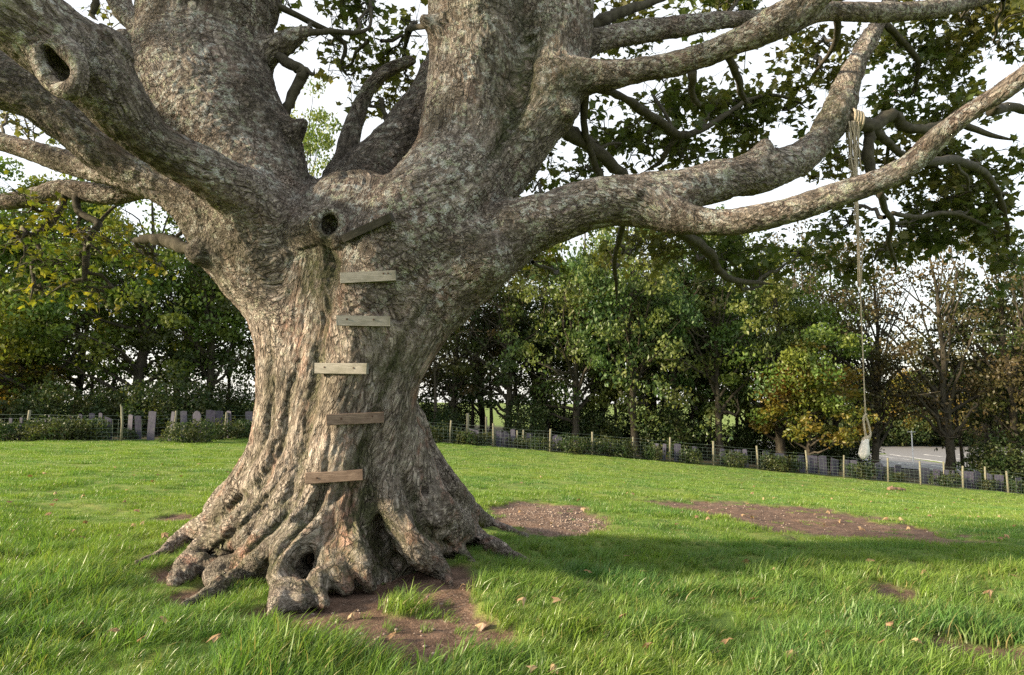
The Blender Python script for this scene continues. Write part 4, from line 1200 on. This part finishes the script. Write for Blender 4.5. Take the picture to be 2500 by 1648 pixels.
SL += [(C_, x, t, w, k) for x, t, w, k in ((28,160,30,3),(68,118,30,3),(398,142,72,3),(580,165,40,0),(636,160,58,1),(690,150,36,0),(805,180,44,0),(880,240,36,1),(930,235,40,1),(1020,190,70,2),(1110,235,36,0),(1170,230,34,0),(1430,245,30,0),(1500,250,26,0),(1765,255,24,0),(1822,258,26,0),(1925,258,50,0),(1990,290,42,1),(2048,278,32,0),(2260,295,30,0),(2330,300,26,1),(2365,300,26,0))]
SL += [(F_, x, t, w, k) for x, t, w, k in ((20,400,28,0),(75,398,34,0),(230,412,54,0),(345,430,80,0),(535,445,56,0),(620,450,84,0),(712,452,64,0),(802,465,64,3),(905,484,42,0),(970,488,54,0),(1180,505,70,2),(1330,525,60,0),(1560,552,94,0),(1650,560,50,0),(1740,568,40,0),(1796,572,26,1),(1903,580,92,0),(1988,575,72,2),(2100,590,40,3),(2166,610,64,0),(2345,635,54,0))]
KN = ['square-topped upright slate slab standing behind the wire fence', 'pointed upright slate slab standing behind the wire fence', 'round-shouldered upright slate slab standing behind the wire fence', 'slant-topped upright slate slab standing behind the wire fence']
for (sc_, ox, oy), x, t, w, k in SL:
    px, py = ox + x / sc_, oy + t / sc_
    d = ray(px, py); X0 = d.x / d.y * 35; Y = float(fence_y(X0)) + random.uniform(.5, 1.2)
    p = at(px, py, Y); z = float(gz(p.x, p.y)); h = max(.45, p.z - z)
    wm = w / sc_ / FPX * Y
    o = link('slate_slab', slate_mesh(wm, h, k), None)
    o.location = (p.x, Y, z); o.rotation_euler = (random.uniform(-.07, .07), random.uniform(-.10, .10) + (.22 if k == 3 and w < 34 else 0), random.uniform(-.35, .35))
    tag(o, KN[k], 'slate slab', 'upright slates behind the fence: ' + ('square', 'pointed', 'rounded', 'slanted')[k], 'thing')

# ------------------------------------------------------------------ woodland beyond the fence
def leaf_quads(C, size, N_bias=.5, rs=None):
    """folded rhombus leaves at positions C"""
    n = len(C); rs = rs or RNG
    N = rs.standard_normal((n, 3)); N[:, 2] += N_bias; N /= np.linalg.norm(N, axis=1)[:, None]
    A = rs.standard_normal((n, 3)); A -= N * (A * N).sum(1)[:, None]; A /= np.linalg.norm(A, axis=1)[:, None]
    B = np.cross(N, A); s = size * rs.uniform(.6, 1.2, n)[:, None]
    V = np.stack([C - A * s * .6, C + B * s * .36 - N * s * .06, C + A * s * .6, C - B * s * .36 - N * s * .06], 1).reshape(-1, 3)
    F = np.arange(n * 4).reshape(-1, 4)
    return V, F
def crown_mesh(name, seed, rx, h, z0, clumps, per, csize, leaf, droop=0.0, low=0.0):
    rs = np.random.default_rng(seed)
    C = []; cen = []
    while len(cen) < clumps:
        p = rs.uniform(-1, 1, 3); q = np.linalg.norm(p)
        if q > 1 or q < .35 * rs.random(): continue
        if rs.random() > .45 + .55 * q: continue
        cen.append(p)
    cen = np.array(cen)
    tz = (cen[:, 2] + 1) / 2
    prof = np.clip(1.12 - .55 * tz ** 2, .3, 1.1)
    W_ = np.stack([cen[:, 0] * rx * prof, cen[:, 1] * rx * prof, z0 + tz * (h - z0)], 1)
    for i in range(clumps):
        m = int(per * rs.uniform(.5, 1.5)); cs = csize * rs.uniform(.55, 1.35)
        d = rs.standard_normal((m, 3)); d /= np.linalg.norm(d, axis=1)[:, None]
        d *= rs.random((m, 1)) ** .45 * cs
        d[:, 2] *= .55; d[:, 2] -= droop * (d[:, 0] ** 2 + d[:, 1] ** 2) / cs
        C.append(W_[i] + d)
    C = np.vstack(C)
    V, F = leaf_quads(C, leaf, .6, rs)
    me = mesh_np(name, V, F, False)
    attr(me, 'rnd', 'FLOAT', np.repeat(rs.random(len(C)), 4))
    return me, W_
def trunk_mesh(name, seed, h, r, W_, nb=26, lean=.06, fork=.3):
    rs = np.random.default_rng(seed); s = Soup()
    k = 9; zz = np.linspace(-.3, h * .88, k)
    P = np.stack([np.cumsum(rs.standard_normal(k)) * h * .008 + zz * lean * rs.uniform(-1, 1), np.cumsum(rs.standard_normal(k)) * h * .008, zz, r * (1 - np.linspace(0, .88, k))], 1)
    P[0, 3] *= 1.4; P = catmull(P, 4)
    s.add(*tube_np(P, 8, .06))
    for j in range(nb):
        w = W_[rs.integers(len(W_))]
        zb = np.clip(w[2] * rs.uniform(.35, .8), h * .1, h * .85)
        i = np.argmin(np.abs(P[:, 2] - zb)); b = P[i]
        m = (b[:3] * .5 + w * .5) + rs.standard_normal(3) * .35; m[2] += .25
        rr = min(b[3] * .55, .11)
        Q = catmull(np.array([[*b[:3], rr], [*m, rr * .55], [*w, .012]]), 4)
        Q[1:-1, :3] += rs.standard_normal((len(Q) - 2, 3)) * .06
        s.add(*tube_np(Q, 5, 0, False))
        for q in range(2):
            e = w + rs.standard_normal(3) * np.array([.9, .9, .6]); a = Q[rs.integers(3, len(Q) - 1)]
            mm = (a[:3] + e) / 2 + rs.standard_normal(3) * .15
            s.add(*tube_np(catmull(np.array([[*a[:3], a[3] * .5], [*mm, a[3] * .35], [*e, .006]]), 3), 4, 0, False))
    return s.mesh(name)
KINDS = {}
def kind(name, mat, variants, rx, h, z0, clumps, per, cs, leaf, r, nb=26, droop=0.0):
    KINDS[name] = []
    for v in range(variants):
        cm, W_ = crown_mesh('crown', hash_s(name) + v, rx, h, z0, clumps, per, cs, leaf, droop)
        cm.materials.append(M[mat])
        tm = trunk_mesh('trunk', hash_s(name) + 50 + v, h, r, W_, nb); tm.materials.append(M['woodbark'])
        KINDS[name].append((cm, tm))
def hash_s(s): return sum(ord(c) * (i + 3) for i, c in enumerate(s)) % 9973
kind('oak', 'bg_oak', 2, 5.2, 13, 1.6, 120, 150, 1.15, .21, .36)
kind('dark', 'bg_dark', 2, 4.2, 13, 2.0, 90, 110, 1.05, .20, .26)
kind('ash', 'bg_ash', 2, 4.2, 13, 1.4, 95, 140, 1.1, .20, .24, droop=.35)
kind('brown', 'bg_brown', 2, 4.4, 13, 1.8, 85, 75, 1.0, .17, .24, 34)
kind('turning', 'bg_yellow', 1, 3.2, 7.5, 1.0, 70, 120, .85, .20, .18)
kind('sparse', 'bg_oak', 1, 4.2, 15, 6, 60, 110, 1.0, .18, .26, 26)
kind('pole', 'bg_dark', 2, 2.2, 11, 5.0, 26, 70, .9, .18, .13, 10)
TXT = {'oak': ('leafy green oak', 'oak_tree'), 'dark': ('dark evergreen-looking tree', 'dark_tree'), 'ash': ('feathery blue-green ash', 'ash_tree'), 'brown': ('thin brown-leaved beech with open twigs', 'beech_tree'), 'turning': ('small tree turning yellow', 'turning_tree'), 'sparse': ('tall sparse tree rising above the crotch of the old sycamore', 'tall_tree'), 'pole': ('slender bare-stemmed tree', 'slender_tree')}
def plant(kd, px, Y, hscale, wscale=1.0, where='behind the fence', rot=None, lab=None):
    d = ray(px, 1000); X = d.x / d.y * Y; z = float(gz(X, Y))
    cm, tm = KINDS[kd][plant.i % len(KINDS[kd])]; plant.i += 1
    e = empty(TXT[kd][1], (X, Y, z - .05))
    e.rotation_euler = (0, 0, random.uniform(0, 6.28) if rot is None else rot); e.scale = (wscale, wscale, hscale)
    for nm, me in (('trunk', tm), ('crown', cm)):
        o = bpy.data.objects.new(nm, me); COL.objects.link(o); o.parent = e
    tag(e, lab or TXT[kd][0] + ' ' + where, 'tree', 'trees along the fence' if lab else TXT[kd][0] + ' ' + where)
plant.i = 0
# front row, then deeper rows
for kd, px, Y, hh, ww, lab in [
  ('oak',-120,34.5,1.12,1.0,'leafy green oak beside the small yellow tree, beyond the netting'),('oak',110,36,1.08,1.0,'sunlit green oak behind the first fence post of the flat ground'),
  ('oak',330,37,1.12,1.0,'broad sunlit oak behind the tallest fence post'),('dark',505,38,1.02,.95,'dark tree beyond the slates nearest the left flank of the trunk'),
  ('oak',640,41,1.08,.9,'green oak mostly hidden by the trunk'),('dark',30,41,1.0,1,'dark tree filling the gap between two sunlit oaks'),('turning',20,35.5,.62,.8,'small orange-yellow tree low beneath the oaks'),
  ('dark',900,44,1.0,1,'dark tree straight behind the plank steps'),('brown',1110,43,1.0,1,'open brown-leaved beech by the wide stake beyond the fence'),('dark',1235,42,.92,1,'dark tree above the pointed slates right of the trunk'),
  ('ash',1400,41,1.18,1,'feathery green ash under the fork of the long right limb'),('ash',1545,40.5,1.25,1,'tall feathery ash standing between a dark tree and another ash'),('dark',1640,42.5,1.15,1,'dark tree wedged between two feathery ashes'),
  ('ash',1760,40.5,1.22,1,'feathery ash behind the run of broad slates'),('oak',1905,41,1.02,.9,'green oak just behind the yellowing tree'),('turning',1975,39.5,.98,1.0,'small yellowing tree behind the hanging rope'),
  ('brown',2130,42,1.25,1.0,'brown-leaved beech between the rope and the car park gap'),('brown',2300,41,1.32,1.15,'large open brown beech with a thick dark trunk beside the car park gap'),
  ('dark',2460,41.5,1.25,1,'dark tree beyond the lowest stretch of fence'),('brown',2540,40,1.2,1.0,'brown-leaved beech past the last fence posts'),('brown',1300,46,1.0,1,'thin brown beech set back behind the dark tree')]:
    plant(kd, px, Y, hh, ww, lab=lab)
for a in [('sparse',735,43,1.5,.95),('oak',-60,48,1.0,1.1),('dark',180,47,1.0,1.1),('brown',420,48,1.0,1.2),('dark',1010,50,.95,1.1),('brown',1180,52,.95,1.2),('ash',1330,51,1.1,1.1),('dark',1480,50,1.15,1.1),('oak',1600,52,1.2,1.1),('ash',1830,51,1.25,1.1),('dark',2030,52,1.3,1.1),('brown',2400,62,1.3,1.2),('dark',2560,50,1.3,1.1),('oak',2700,46,1.2,1.1),('oak',-350,40,1.0,1.1),('ash',1700,54,1.3,1.1),('brown',1950,50,1.35,1.2)]:
    plant(*a, where='deeper in the wood')
for px, Y in [(90,44),(230,43),(275,45),(400,42),(455,44),(560,45),(1060,41),(1150,46),(1195,44.5),(1265,45),(1345,44),(1375,46),(1450,45),(1500,43),(1580,44),(1610,46),(1690,45),(1730,43),(1800,44),(1860,46),(2090,45),(2345,44),(2420,45)]:
    plant('pole', px, Y, random.uniform(.75, 1.05), 1.0, where='in the shade of the wood')

for kd, px, Y, hh in [('oak',2060,104,1.0),('dark',2150,108,1.0),('turning',2210,100,1.5),('oak',2290,106,1.0),('turning',2380,98,1.6),('oak',2450,104,1.0),('dark',2540,100,1.0)]:
    plant(kd, px, Y, hh, 1.3, where='lining the far side of the car park')

# brambles and holly under the trees and along the wire
def bush_mesh(seed, rx, h, n_, leaf):
    rs = np.random.default_rng(seed)
    d = rs.standard_normal((n_, 3)); d /= np.linalg.norm(d, axis=1)[:, None]; d *= rs.random((n_, 1)) ** .3
    lump = 1 + .45 * fbm(d * 2.2, seed, 2)[:, None]
    C = d * lump * np.array([rx, rx * .7, h * .55]); C[:, 2] += h * .42
    C = C[C[:, 2] > -.05]
    V, F = leaf_quads(C, leaf, .5, rs)
    me = mesh_np('foliage', V, F, False); attr(me, 'rnd', 'FLOAT', np.repeat(rs.random(len(C)), 4)); me.materials.append(M['bush'])
    s = Soup()
    for k in range(14):
        e = C[rs.integers(len(C))]; s.add(*tube_np(catmull(np.array([[e[0] * .2, e[1] * .2, -.1, .02], [e[0] * .5, e[1] * .5, e[2] * .7 + .1, .013], [*e, .005]]), 3), 4, 0, False))
    st = s.mesh('stem'); st.materials.append(M['twig'])
    return me, st
BU = [bush_mesh(400 + k, rx, h, n_, lf) for k, (rx, h, n_, lf) in enumerate(((1.1, 1.1, 1500, .12), (1.6, 1.2, 2200, .12), (1.8, 2.6, 3600, .15), (2.4, 3.4, 5200, .17)))]
def bush(px, Y, k, sc=1.0, lab='dark green bramble mound growing through the wire fence', grp='brambles along the fence'):
    d = ray(px, 1060); X = d.x / d.y * Y; z = float(gz(X, Y))
    e = empty('bramble_bush' if k < 2 else 'understorey_bush', (X, Y, z)); e.rotation_euler = (0, 0, random.uniform(0, 6.28)); e.scale = (sc, sc, sc)
    for nm, me in (('foliage', BU[k][0]), ('stem', BU[k][1])):
        o = bpy.data.objects.new(nm, me); COL.objects.link(o); o.parent = e
    tag(e, lab, 'bush', grp)
for px, dy, k, sc in [(20,.2,0,.8),(110,.3,1,.75),(165,.0,1,.85),(215,.2,0,.9),(320,.5,0,.5),(470,.1,1,.8),(520,.3,0,.85),(585,.2,0,.8),(640,.3,1,.8),(1060,.2,0,.9),(1130,.0,0,.75),(1170,.2,0,.7),(1260,.9,0,.6),(1310,.4,0,.7),(1395,.1,1,.8),(1480,.2,1,.85),(1520,.3,0,.8),(1590,.0,0,.75),(1680,.2,0,.8),(1790,.2,1,.7),(1880,.1,0,.85),(1920,.2,0,.8),(2100,.3,0,.8),(2180,.3,0,.5),(2300,.3,0,.7),(2400,.4,0,.6),(2490,.3,0,.8)]:
    d = ray(px, 1060); Y = float(fence_y(d.x / d.y * 35)) + dy + .2
    bush(px, Y, k, sc)
for k, px in enumerate(range(-150, 2700, 48)):
    if 2110 < px < 2350: continue
    if 1150 < px < 1290 and k % 3: continue
    Y = float(fence_y(ray(px, 1060).x * 35)) + random.uniform(3.5, 9) + (k % 2) * 8
    bush(px + random.uniform(-30, 30), Y, 2 + (k % 3 == 0), random.uniform(.7, 1.0), 'dark shaded bush under the trees beyond the slates', 'understorey bushes in the wood')
for k, px in enumerate(range(2060, 2560, 45)):
    bush(px, 100 + (k % 3) * 3, 3, 1.7 + .3 * (k % 2), 'rounded green bush in the hedge behind the car park', 'hedge behind the car park')

# ------------------------------------------------------------------ car park glimpsed through the trees, with its white bays and poles
n = NT('pale_tarmac'); f = n.noise(n.pos(), 6, 5, .65)
M['tarmac'] = n.done(n.mix(n.ramp(f, .35, .65), (.13, .13, .135), (.20, .20, .205)), .7)
M['white_paint'] = mat_simple('white_paint', (.68, .68, .66), (.80, .80, .78), 4, .6)
def sheet(name, x0, x1, y0, y1, lift, nx_=12, ny_=16):
    xs_, ys_ = np.linspace(x0, x1, nx_), np.linspace(y0, y1, ny_)
    X, Y = np.meshgrid(xs_, ys_); x, y = X.ravel(), Y.ravel()
    z = gz(x, y) + lumps(x, y) + lift
    i = np.arange(nx_ * ny_).reshape(ny_, nx_)
    return mesh_np(name, np.stack([x, y, z], 1), np.stack([i[:-1, :-1], i[:-1, 1:], i[1:, 1:], i[1:, :-1]], -1).reshape(-1, 4))
cp = link('car_park', sheet('car_park', 26, 75, 52, 100, .06, 40, 40), None, M['tarmac'])
tag(cp, 'grey car park surface beyond the trees', 'car park', kind='structure')
for k in range(9):
    x = 29 + k * 4.2
    link('bay_line', sheet('bay_line', x, x + .22, 54, 62, .075, 2, 12), cp, M['white_paint'])
    link('bay_line', sheet('bay_line', x, x + .22, 72, 84, .075, 2, 16), cp, M['white_paint'])
link('bay_line', sheet('bay_line', 28, 66, 62, 62.3, .08, 40, 2), cp, M['white_paint'])
link('bay_line', sheet('bay_line', 28, 66, 72, 72.3, .08, 40, 2), cp, M['white_paint'])
for px, Y, h, lab in ((2228, 60, 3.0, 'white metal pole standing in the car park beyond the trees'), (2465, 56, 3.2, 'white metal pole seen past the last fence posts')):
    X = ray(px, 1100).x / ray(px, 1100).y * Y; z = float(gz(X, Y))
    s = Soup(); s.add(*tube_np(np.array([(X, Y, z - .1, .07), (X, Y, z + .25, .07), (X, Y, z + .26, .05), (X, Y, z + h, .045)]), 10, 0))
    V, q = tube_np(np.array([(X - .35, Y, z + h - .1, .03), (X + .35, Y, z + h - .1, .03)]), 6, 0); s.add(V, q)
    tag(link('white_pole', s.mesh('white_pole'), None, M['white_paint']), lab, 'pole')

# ------------------------------------------------------------------ grass
def mat_grass():
    n = NT('grass_blades')
    t = n.at('tip'); r = n.at('rnd'); oi = n('ObjectInfo').outputs['Random']
    p = n.pos()
    c = n.mix(r, (.09, .18, .022), (.185, .285, .045))
    c = n.mix(n.ramp(n.noise(p, .9, 3), .38, .62), c, n.mix(r, (.06, .15, .034), (.11, .225, .058)))
    c = n.mix(n.ramp(n.noise(p, .33, 3), .45, .65, 0, .7), c, n.mix(r, (.15, .235, .03), (.24, .32, .06)))
    c = n.mix(n.ramp(oi, .75, 1, 0, .5), c, (.24, .26, .07))
    c = n.mix(n.ramp(oi, .25, 0, 0, .5), c, (.045, .11, .025))
    dry = n.ramp(r, .93, .95)
    c = n.mix(n.math('MULTIPLY', dry, .85), c, (.36, .29, .14))
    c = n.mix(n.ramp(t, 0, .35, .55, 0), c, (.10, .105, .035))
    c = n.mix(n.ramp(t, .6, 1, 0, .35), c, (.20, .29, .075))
    n.n.remove(n.b)
    d = n('BsdfDiffuse', {'Color': c}); tr = n('BsdfTranslucent', {'Color': n.mix(1.0, c, (1.25, 1.3, .7), 'MULTIPLY')})
    g = n('BsdfGlossy', {'Roughness': .38, 'Color': (1, 1, 1)})
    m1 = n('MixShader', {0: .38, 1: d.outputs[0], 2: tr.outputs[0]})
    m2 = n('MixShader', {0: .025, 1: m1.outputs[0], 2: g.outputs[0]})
    n.t.links.new(m2.outputs[0], n.out.inputs[0])
    return n.m
M['grass'] = mat_grass()
def tuft_mesh(seed, nb, rad, hgt, wid, comb=.25):
    rs = np.random.default_rng(seed); V, F, tip, rn = [], [], [], []
    for b in range(nb):
        a = rs.uniform(0, 6.283); rr = rad * math.sqrt(rs.random()); base = np.array([rr * math.cos(a), rr * math.sin(a), -.01])
        h = hgt * rs.uniform(.45, 1.15); ya = rs.uniform(0, 6.283); side = np.array([math.cos(ya), math.sin(ya), 0])
        la = a + rs.normal() * .9; lean = np.array([math.cos(la), math.sin(la), 0]) * rs.uniform(.1, .75) + np.array([comb, 0, 0])
        droop = rs.uniform(.1, .7); w = wid * rs.uniform(.6, 1.3); r_ = rs.random()
        o = len(V)
        for i, u in enumerate((0, .35, .7, 1)):
            c = base + np.array([0, 0, 1]) * h * (u - droop * .45 * u ** 3) + lean * h * (u ** 1.8)
            ww = w * (1, .95, .65, 0)[i] / 2
            if i < 3:
                V += [c - side * ww, c + side * ww]; tip += [u, u]; rn += [r_, r_]
            else:
                V.append(c); tip.append(1); rn.append(r_)
        F += [(o, o + 1, o + 3), (o, o + 3, o + 2), (o + 2, o + 3, o + 5), (o + 2, o + 5, o + 4), (o + 4, o + 5, o + 6)]
    me = mesh_np('grass_tuft', np.array(V), np.array(F), True)
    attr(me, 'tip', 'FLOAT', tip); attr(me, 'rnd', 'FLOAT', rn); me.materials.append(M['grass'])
    return me
TUFTS = bpy.data.collections.new('grass_tufts')
for k in range(5): TUFTS.objects.link(bpy.data.objects.new(f'tuft_{k}', tuft_mesh(900 + k, 40, .085, .155, .0058)))
for k in range(4): TUFTS.objects.link(bpy.data.objects.new(f'tuft_{5 + k}', tuft_mesh(950 + k, 46, .12, .066, .0054, .14)))
ROOTCH = [c for c in CH if c[0] in ('root', 'trunk')]
def near_roots(x, y):
    cl_ = (np.abs(x + 1.6) < 3.2) & (np.abs(y - 6.6) < 2.6)
    full = np.full(len(x), 9.0)
    if not cl_.any(): return full
    x, y = x[cl_], y[cl_]
    d = np.full(len(x), 9.0)
    for c in ROOTCH:
        P = c[1]; P = P[P[:, 2] < .75]
        for a, b in zip(P[:-1], P[1:]):
            ab = b[:2] - a[:2]; q = ab @ ab + 1e-9
            t = np.clip(((x - a[0]) * ab[0] + (y - a[1]) * ab[1]) / q, 0, 1)
            rr = a[3] + t * (b[3] - a[3]); zz = a[2] + t * (b[2] - a[2])
            d = np.minimum(d, np.hypot(x - a[0] - t * ab[0], y - a[1] - t * ab[1]) - rr * .75 + np.maximum(zz - rr - .12, 0))
    full[cl_] = d
    return full
def make_grass():
    pts, rot, scl, idx = [], [], [], []
    rs = np.random.default_rng(5)
    for y0, y1, dens, tall in ((1.9, 5, 190, 1), (5, 9, 160, 1), (9, 14, 85, 0), (14, 24, 38, 0), (24, 35.5, 18, 0)):
        wid = .80 * y1 + 1.4
        nn = int(dens * 2 * wid * (y1 - y0))
        x = rs.uniform(-wid, wid, nn); y = rs.uniform(y0, y1, nn)
        ok = (np.abs(x) < .80 * y + 1.4) & (y < fence_y(x) + .4)
        x, y = x[ok], y[ok]
        soil, _ = soil_mask(x, y)
        rd = near_roots(x, y)
        edge = rs.random(len(x))
        ok = ((soil < .30 + .35 * edge ** 3) | (edge > .955)) & (rd > .01)
        x, y, soil, rd = x[ok], y[ok], soil[ok], rd[ok]
        p3 = np.stack([x, y, x * 0], 1)
        tus = fbm(p3 * 1.5, 81, 2); tus2 = fbm(p3 * 4.5, 82, 2)
        z = gz(x, y) + lumps(x, y) - .006 - soil * .03
        longg = sstep(8.6, 6.2, y + tus * 1.3 - .12 * (x > 0)) if tall else np.zeros(len(x))
        s = np.where(longg > .35, .52 + .34 * longg + .38 * tus + .30 * tus2, (.95 + .42 * tus + .34 * tus2) * (1 if y1 < 15 else 1.15 if y1 < 25 else 1.4))
        s = s * (.55 + .45 * sstep(.0, .5, rd)); s = np.clip(s, np.where(longg > .35, .48, .3), 1.5) * rs.uniform(.8, 1.2, len(x)) * (1 - .45 * soil)
        ii = np.where(longg > .35, rs.integers(0, 5, len(x)), rs.integers(5, 9, len(x)))
        tilt = np.where(longg > .35, .20 + .25 * tus2, .10)
        dirn = .35 + .8 * tus
        yaw = rs.uniform(-.9, .9, len(x))
        for k in range(len(x)):
            q = Quaternion(Vector((-math.sin(dirn[k]) , math.cos(dirn[k]), 0)), float(tilt[k])) @ Quaternion((0, 0, 1), float(yaw[k]))
            rot.append(q.to_euler()[:])
        pts.append(np.stack([x, y, z], 1)); scl.append(np.stack([s * 1.0, s * 1.0, s], 1)); idx.append(ii)
    P = np.vstack(pts)
    me = bpy.data.meshes.new('grass'); me.vertices.add(len(P)); me.vertices.foreach_set('co', P.astype(np.float32).ravel())
    attr(me, 'rot', 'FLOAT_VECTOR', np.array(rot)); attr(me, 'scl', 'FLOAT_VECTOR', np.vstack(scl)); attr(me, 'idx', 'INT', np.concatenate(idx))
    o = link('grass', me, None, M['grass'])
    tag(o, 'tussocky green grass growing over the meadow and round the roots', 'grass', kind='stuff')
    ng = bpy.data.node_groups.new('grass_scatter', 'GeometryNodeTree')
    ng.interface.new_socket('Geometry', in_out='INPUT', socket_type='NodeSocketGeometry'); ng.interface.new_socket('Geometry', in_out='OUTPUT', socket_type='NodeSocketGeometry')
    N = ng.nodes; gi, go = N.new('NodeGroupInput'), N.new('NodeGroupOutput')
    ip = N.new('GeometryNodeInstanceOnPoints'); ci = N.new('GeometryNodeCollectionInfo')
    ci.inputs['Collection'].default_value = TUFTS; ci.inputs['Separate Children'].default_value = True; ci.inputs['Reset Children'].default_value = True
    ip.inputs['Pick Instance'].default_value = True
    def na(nm, ty):
        a = N.new('GeometryNodeInputNamedAttribute'); a.data_type = ty; a.inputs[0].default_value = nm; return a.outputs[0]
    L = ng.links
    L.new(gi.outputs[0], ip.inputs['Points']); L.new(ci.outputs[0], ip.inputs['Instance']); L.new(na('idx', 'INT'), ip.inputs['Instance Index'])
    L.new(na('rot', 'FLOAT_VECTOR'), ip.inputs['Rotation']); L.new(na('scl', 'FLOAT_VECTOR'), ip.inputs['Scale']); L.new(ip.outputs[0], go.inputs[0])
    md = o.modifiers.new('scatter', 'NODES'); md.node_group = ng
    print('TUFTS', len(P))
make_grass()

# ------------------------------------------------------------------ fallen leaves, a broken branch, pebbles
FL = [(1528,1373),(1571,1411),(1823,1390),(1894,1414),(1845,1477),(1525,1534),(1364,1504),(1279,1510),(1776,1597),(1590,1602),(1938,1624),(2243,1586),(2156,1594),(2175,1548),(2254,1417),(2418,1466),(2123,1398),(2457,1316),(2478,1291),(2369,1266),(2080,1239),(2011,1220),(1738,1217),(1905,1242),(2468,1430),(2020,1570),(1304,1641),(1353,1641),(347,1610),(529,1599),(397,1550),(198,1553),(272,1587),(1031,1605),(1180,1535),(2390,1270),(2300,1262),(2440,1322),(1650,1290),(1420,1245),(1440,1420),(1730,1250),(1990,1258),(2050,1272),(2140,1290),(960,1560),(1130,1440),(860,1500),(760,1540)]
rs = random.Random(3)
while len(FL) < 150:
    px = rs.choice([rs.uniform(1080, 2480), rs.uniform(1700, 2490), rs.uniform(1500, 2490), rs.uniform(20, 560)]); py = rs.uniform(1105, 1300) if px > 1000 else rs.uniform(1130, 1330)
    if py < 1090 + (px - 1000) * .075 + 18: continue
    FL.append((px, py))
GL = []
for k in range(4):
    V, F = leaf_shape(30 + k, .9 if k % 2 else .5)
    V = V.copy(); V[:, 2] += np.abs(V[:, 0]) * .5 * (1 if k < 2 else -.3)
    me = mesh_np('fallen_leaf', V, F, False); attr(me, 'rnd', 'FLOAT', np.full(len(V), .15 + .25 * k)); me.materials.append(M['leaf_brown']); GL.append(me)
for k, (px, py) in enumerate(FL):
    p = on_ground(px, py); sm = float(soil_mask([p.x], [p.y])[0][0])
    near = p.y < 7.5
    z = p.z + float(lumps(np.array([p.x]), np.array([p.y]))[0]) + (.012 if sm > .4 else (.09 if near else .055))
    o = bpy.data.objects.new('fallen_leaf', GL[k % 4]); COL.objects.link(o)
    o.location = (p.x, p.y, z); s = rs.uniform(.085, .13) if p.y < 12 else rs.uniform(.10, .14); o.scale = (s, s, s)
    o.rotation_euler = (rs.uniform(-.5, .5), rs.uniform(-.5, .5), rs.uniform(0, 6.28))
    if sm > .4: tag(o, 'curled brown fallen leaf lying on bare soil', 'leaf', 'fallen leaves on bare soil')
    elif near: tag(o, 'curled brown fallen leaf caught in the long tussocky grass', 'leaf', 'fallen leaves in long grass')
    else: tag(o, 'pale tan fallen leaf lying on the short meadow grass', 'leaf', 'fallen leaves on short grass')
p = on_ground(2190, 1199); s = Soup(); rz = .045
P = np.array([(p.x - .42, p.y - .05, p.z + .10, .075), (p.x - .2, p.y, p.z + .09, .10), (p.x + .1, p.y + .05, p.z + .07, .085), (p.x + .42, p.y + .1, p.z + .045, .05)])
s.add(*tube_np(catmull(P, 4), 9, .12))
P = np.array([(p.x - .15, p.y, p.z + .1, .05), (p.x - .22, p.y, p.z + .22, .035)]); s.add(*tube_np(P, 7, .1))
tag(link('broken_log', s.mesh('broken_log'), None, mat_simple('rotten_wood', (.10, .075, .06), (.34, .21, .13), 6, .9, .8, (1, 1, 1), .03)), 'short broken log lying on the open grass', 'log')
PB = Soup()
import itertools
def pebble(x, y, z, r):
    V = []; F = []
    lat = [(-1, .0), (-.5, .8), (.3, .95), (.85, .45), (1, 0)]
    ns = 6
    for zz, q in lat:
        for k in range(ns):
            a = 6.283 * k / ns; V.append((x + r * q * math.cos(a) * random.uniform(.8, 1.2), y + r * q * math.sin(a) * random.uniform(.8, 1.2), z + r * .6 * zz))
    for i in range(4):
        for k in range(ns): F.append((i * ns + k, i * ns + (k + 1) % ns, (i + 1) * ns + (k + 1) % ns, (i + 1) * ns + k))
    PB.add(np.array(V), np.array(F))
for k in range(650):
    c = random.choice(SOIL[:4] + SOIL[7:12] * 2 + SOIL[7:9] * 4)
    x, y = random.gauss(c[0], c[2] * .5), random.gauss(c[1], c[3] * .5)
    if float(soil_mask([x], [y])[0][0]) < .5 or float(near_roots(np.array([x]), np.array([y]))[0]) < .02: continue
    z = float(gz(x, y)) + float(lumps(np.array([x]), np.array([y]))[0]) - .033
    pebble(x, y, z, random.uniform(.006, .018) * (1.3 if c[5] else 1))
tag(link('pebbles', PB.mesh('pebbles'), None, mat_simple('pebble_stone', (.13, .095, .075), (.33, .27, .23), 3, .85)), 'pebbles and bark crumbs scattered over the bare soil', 'pebbles', kind='stuff')
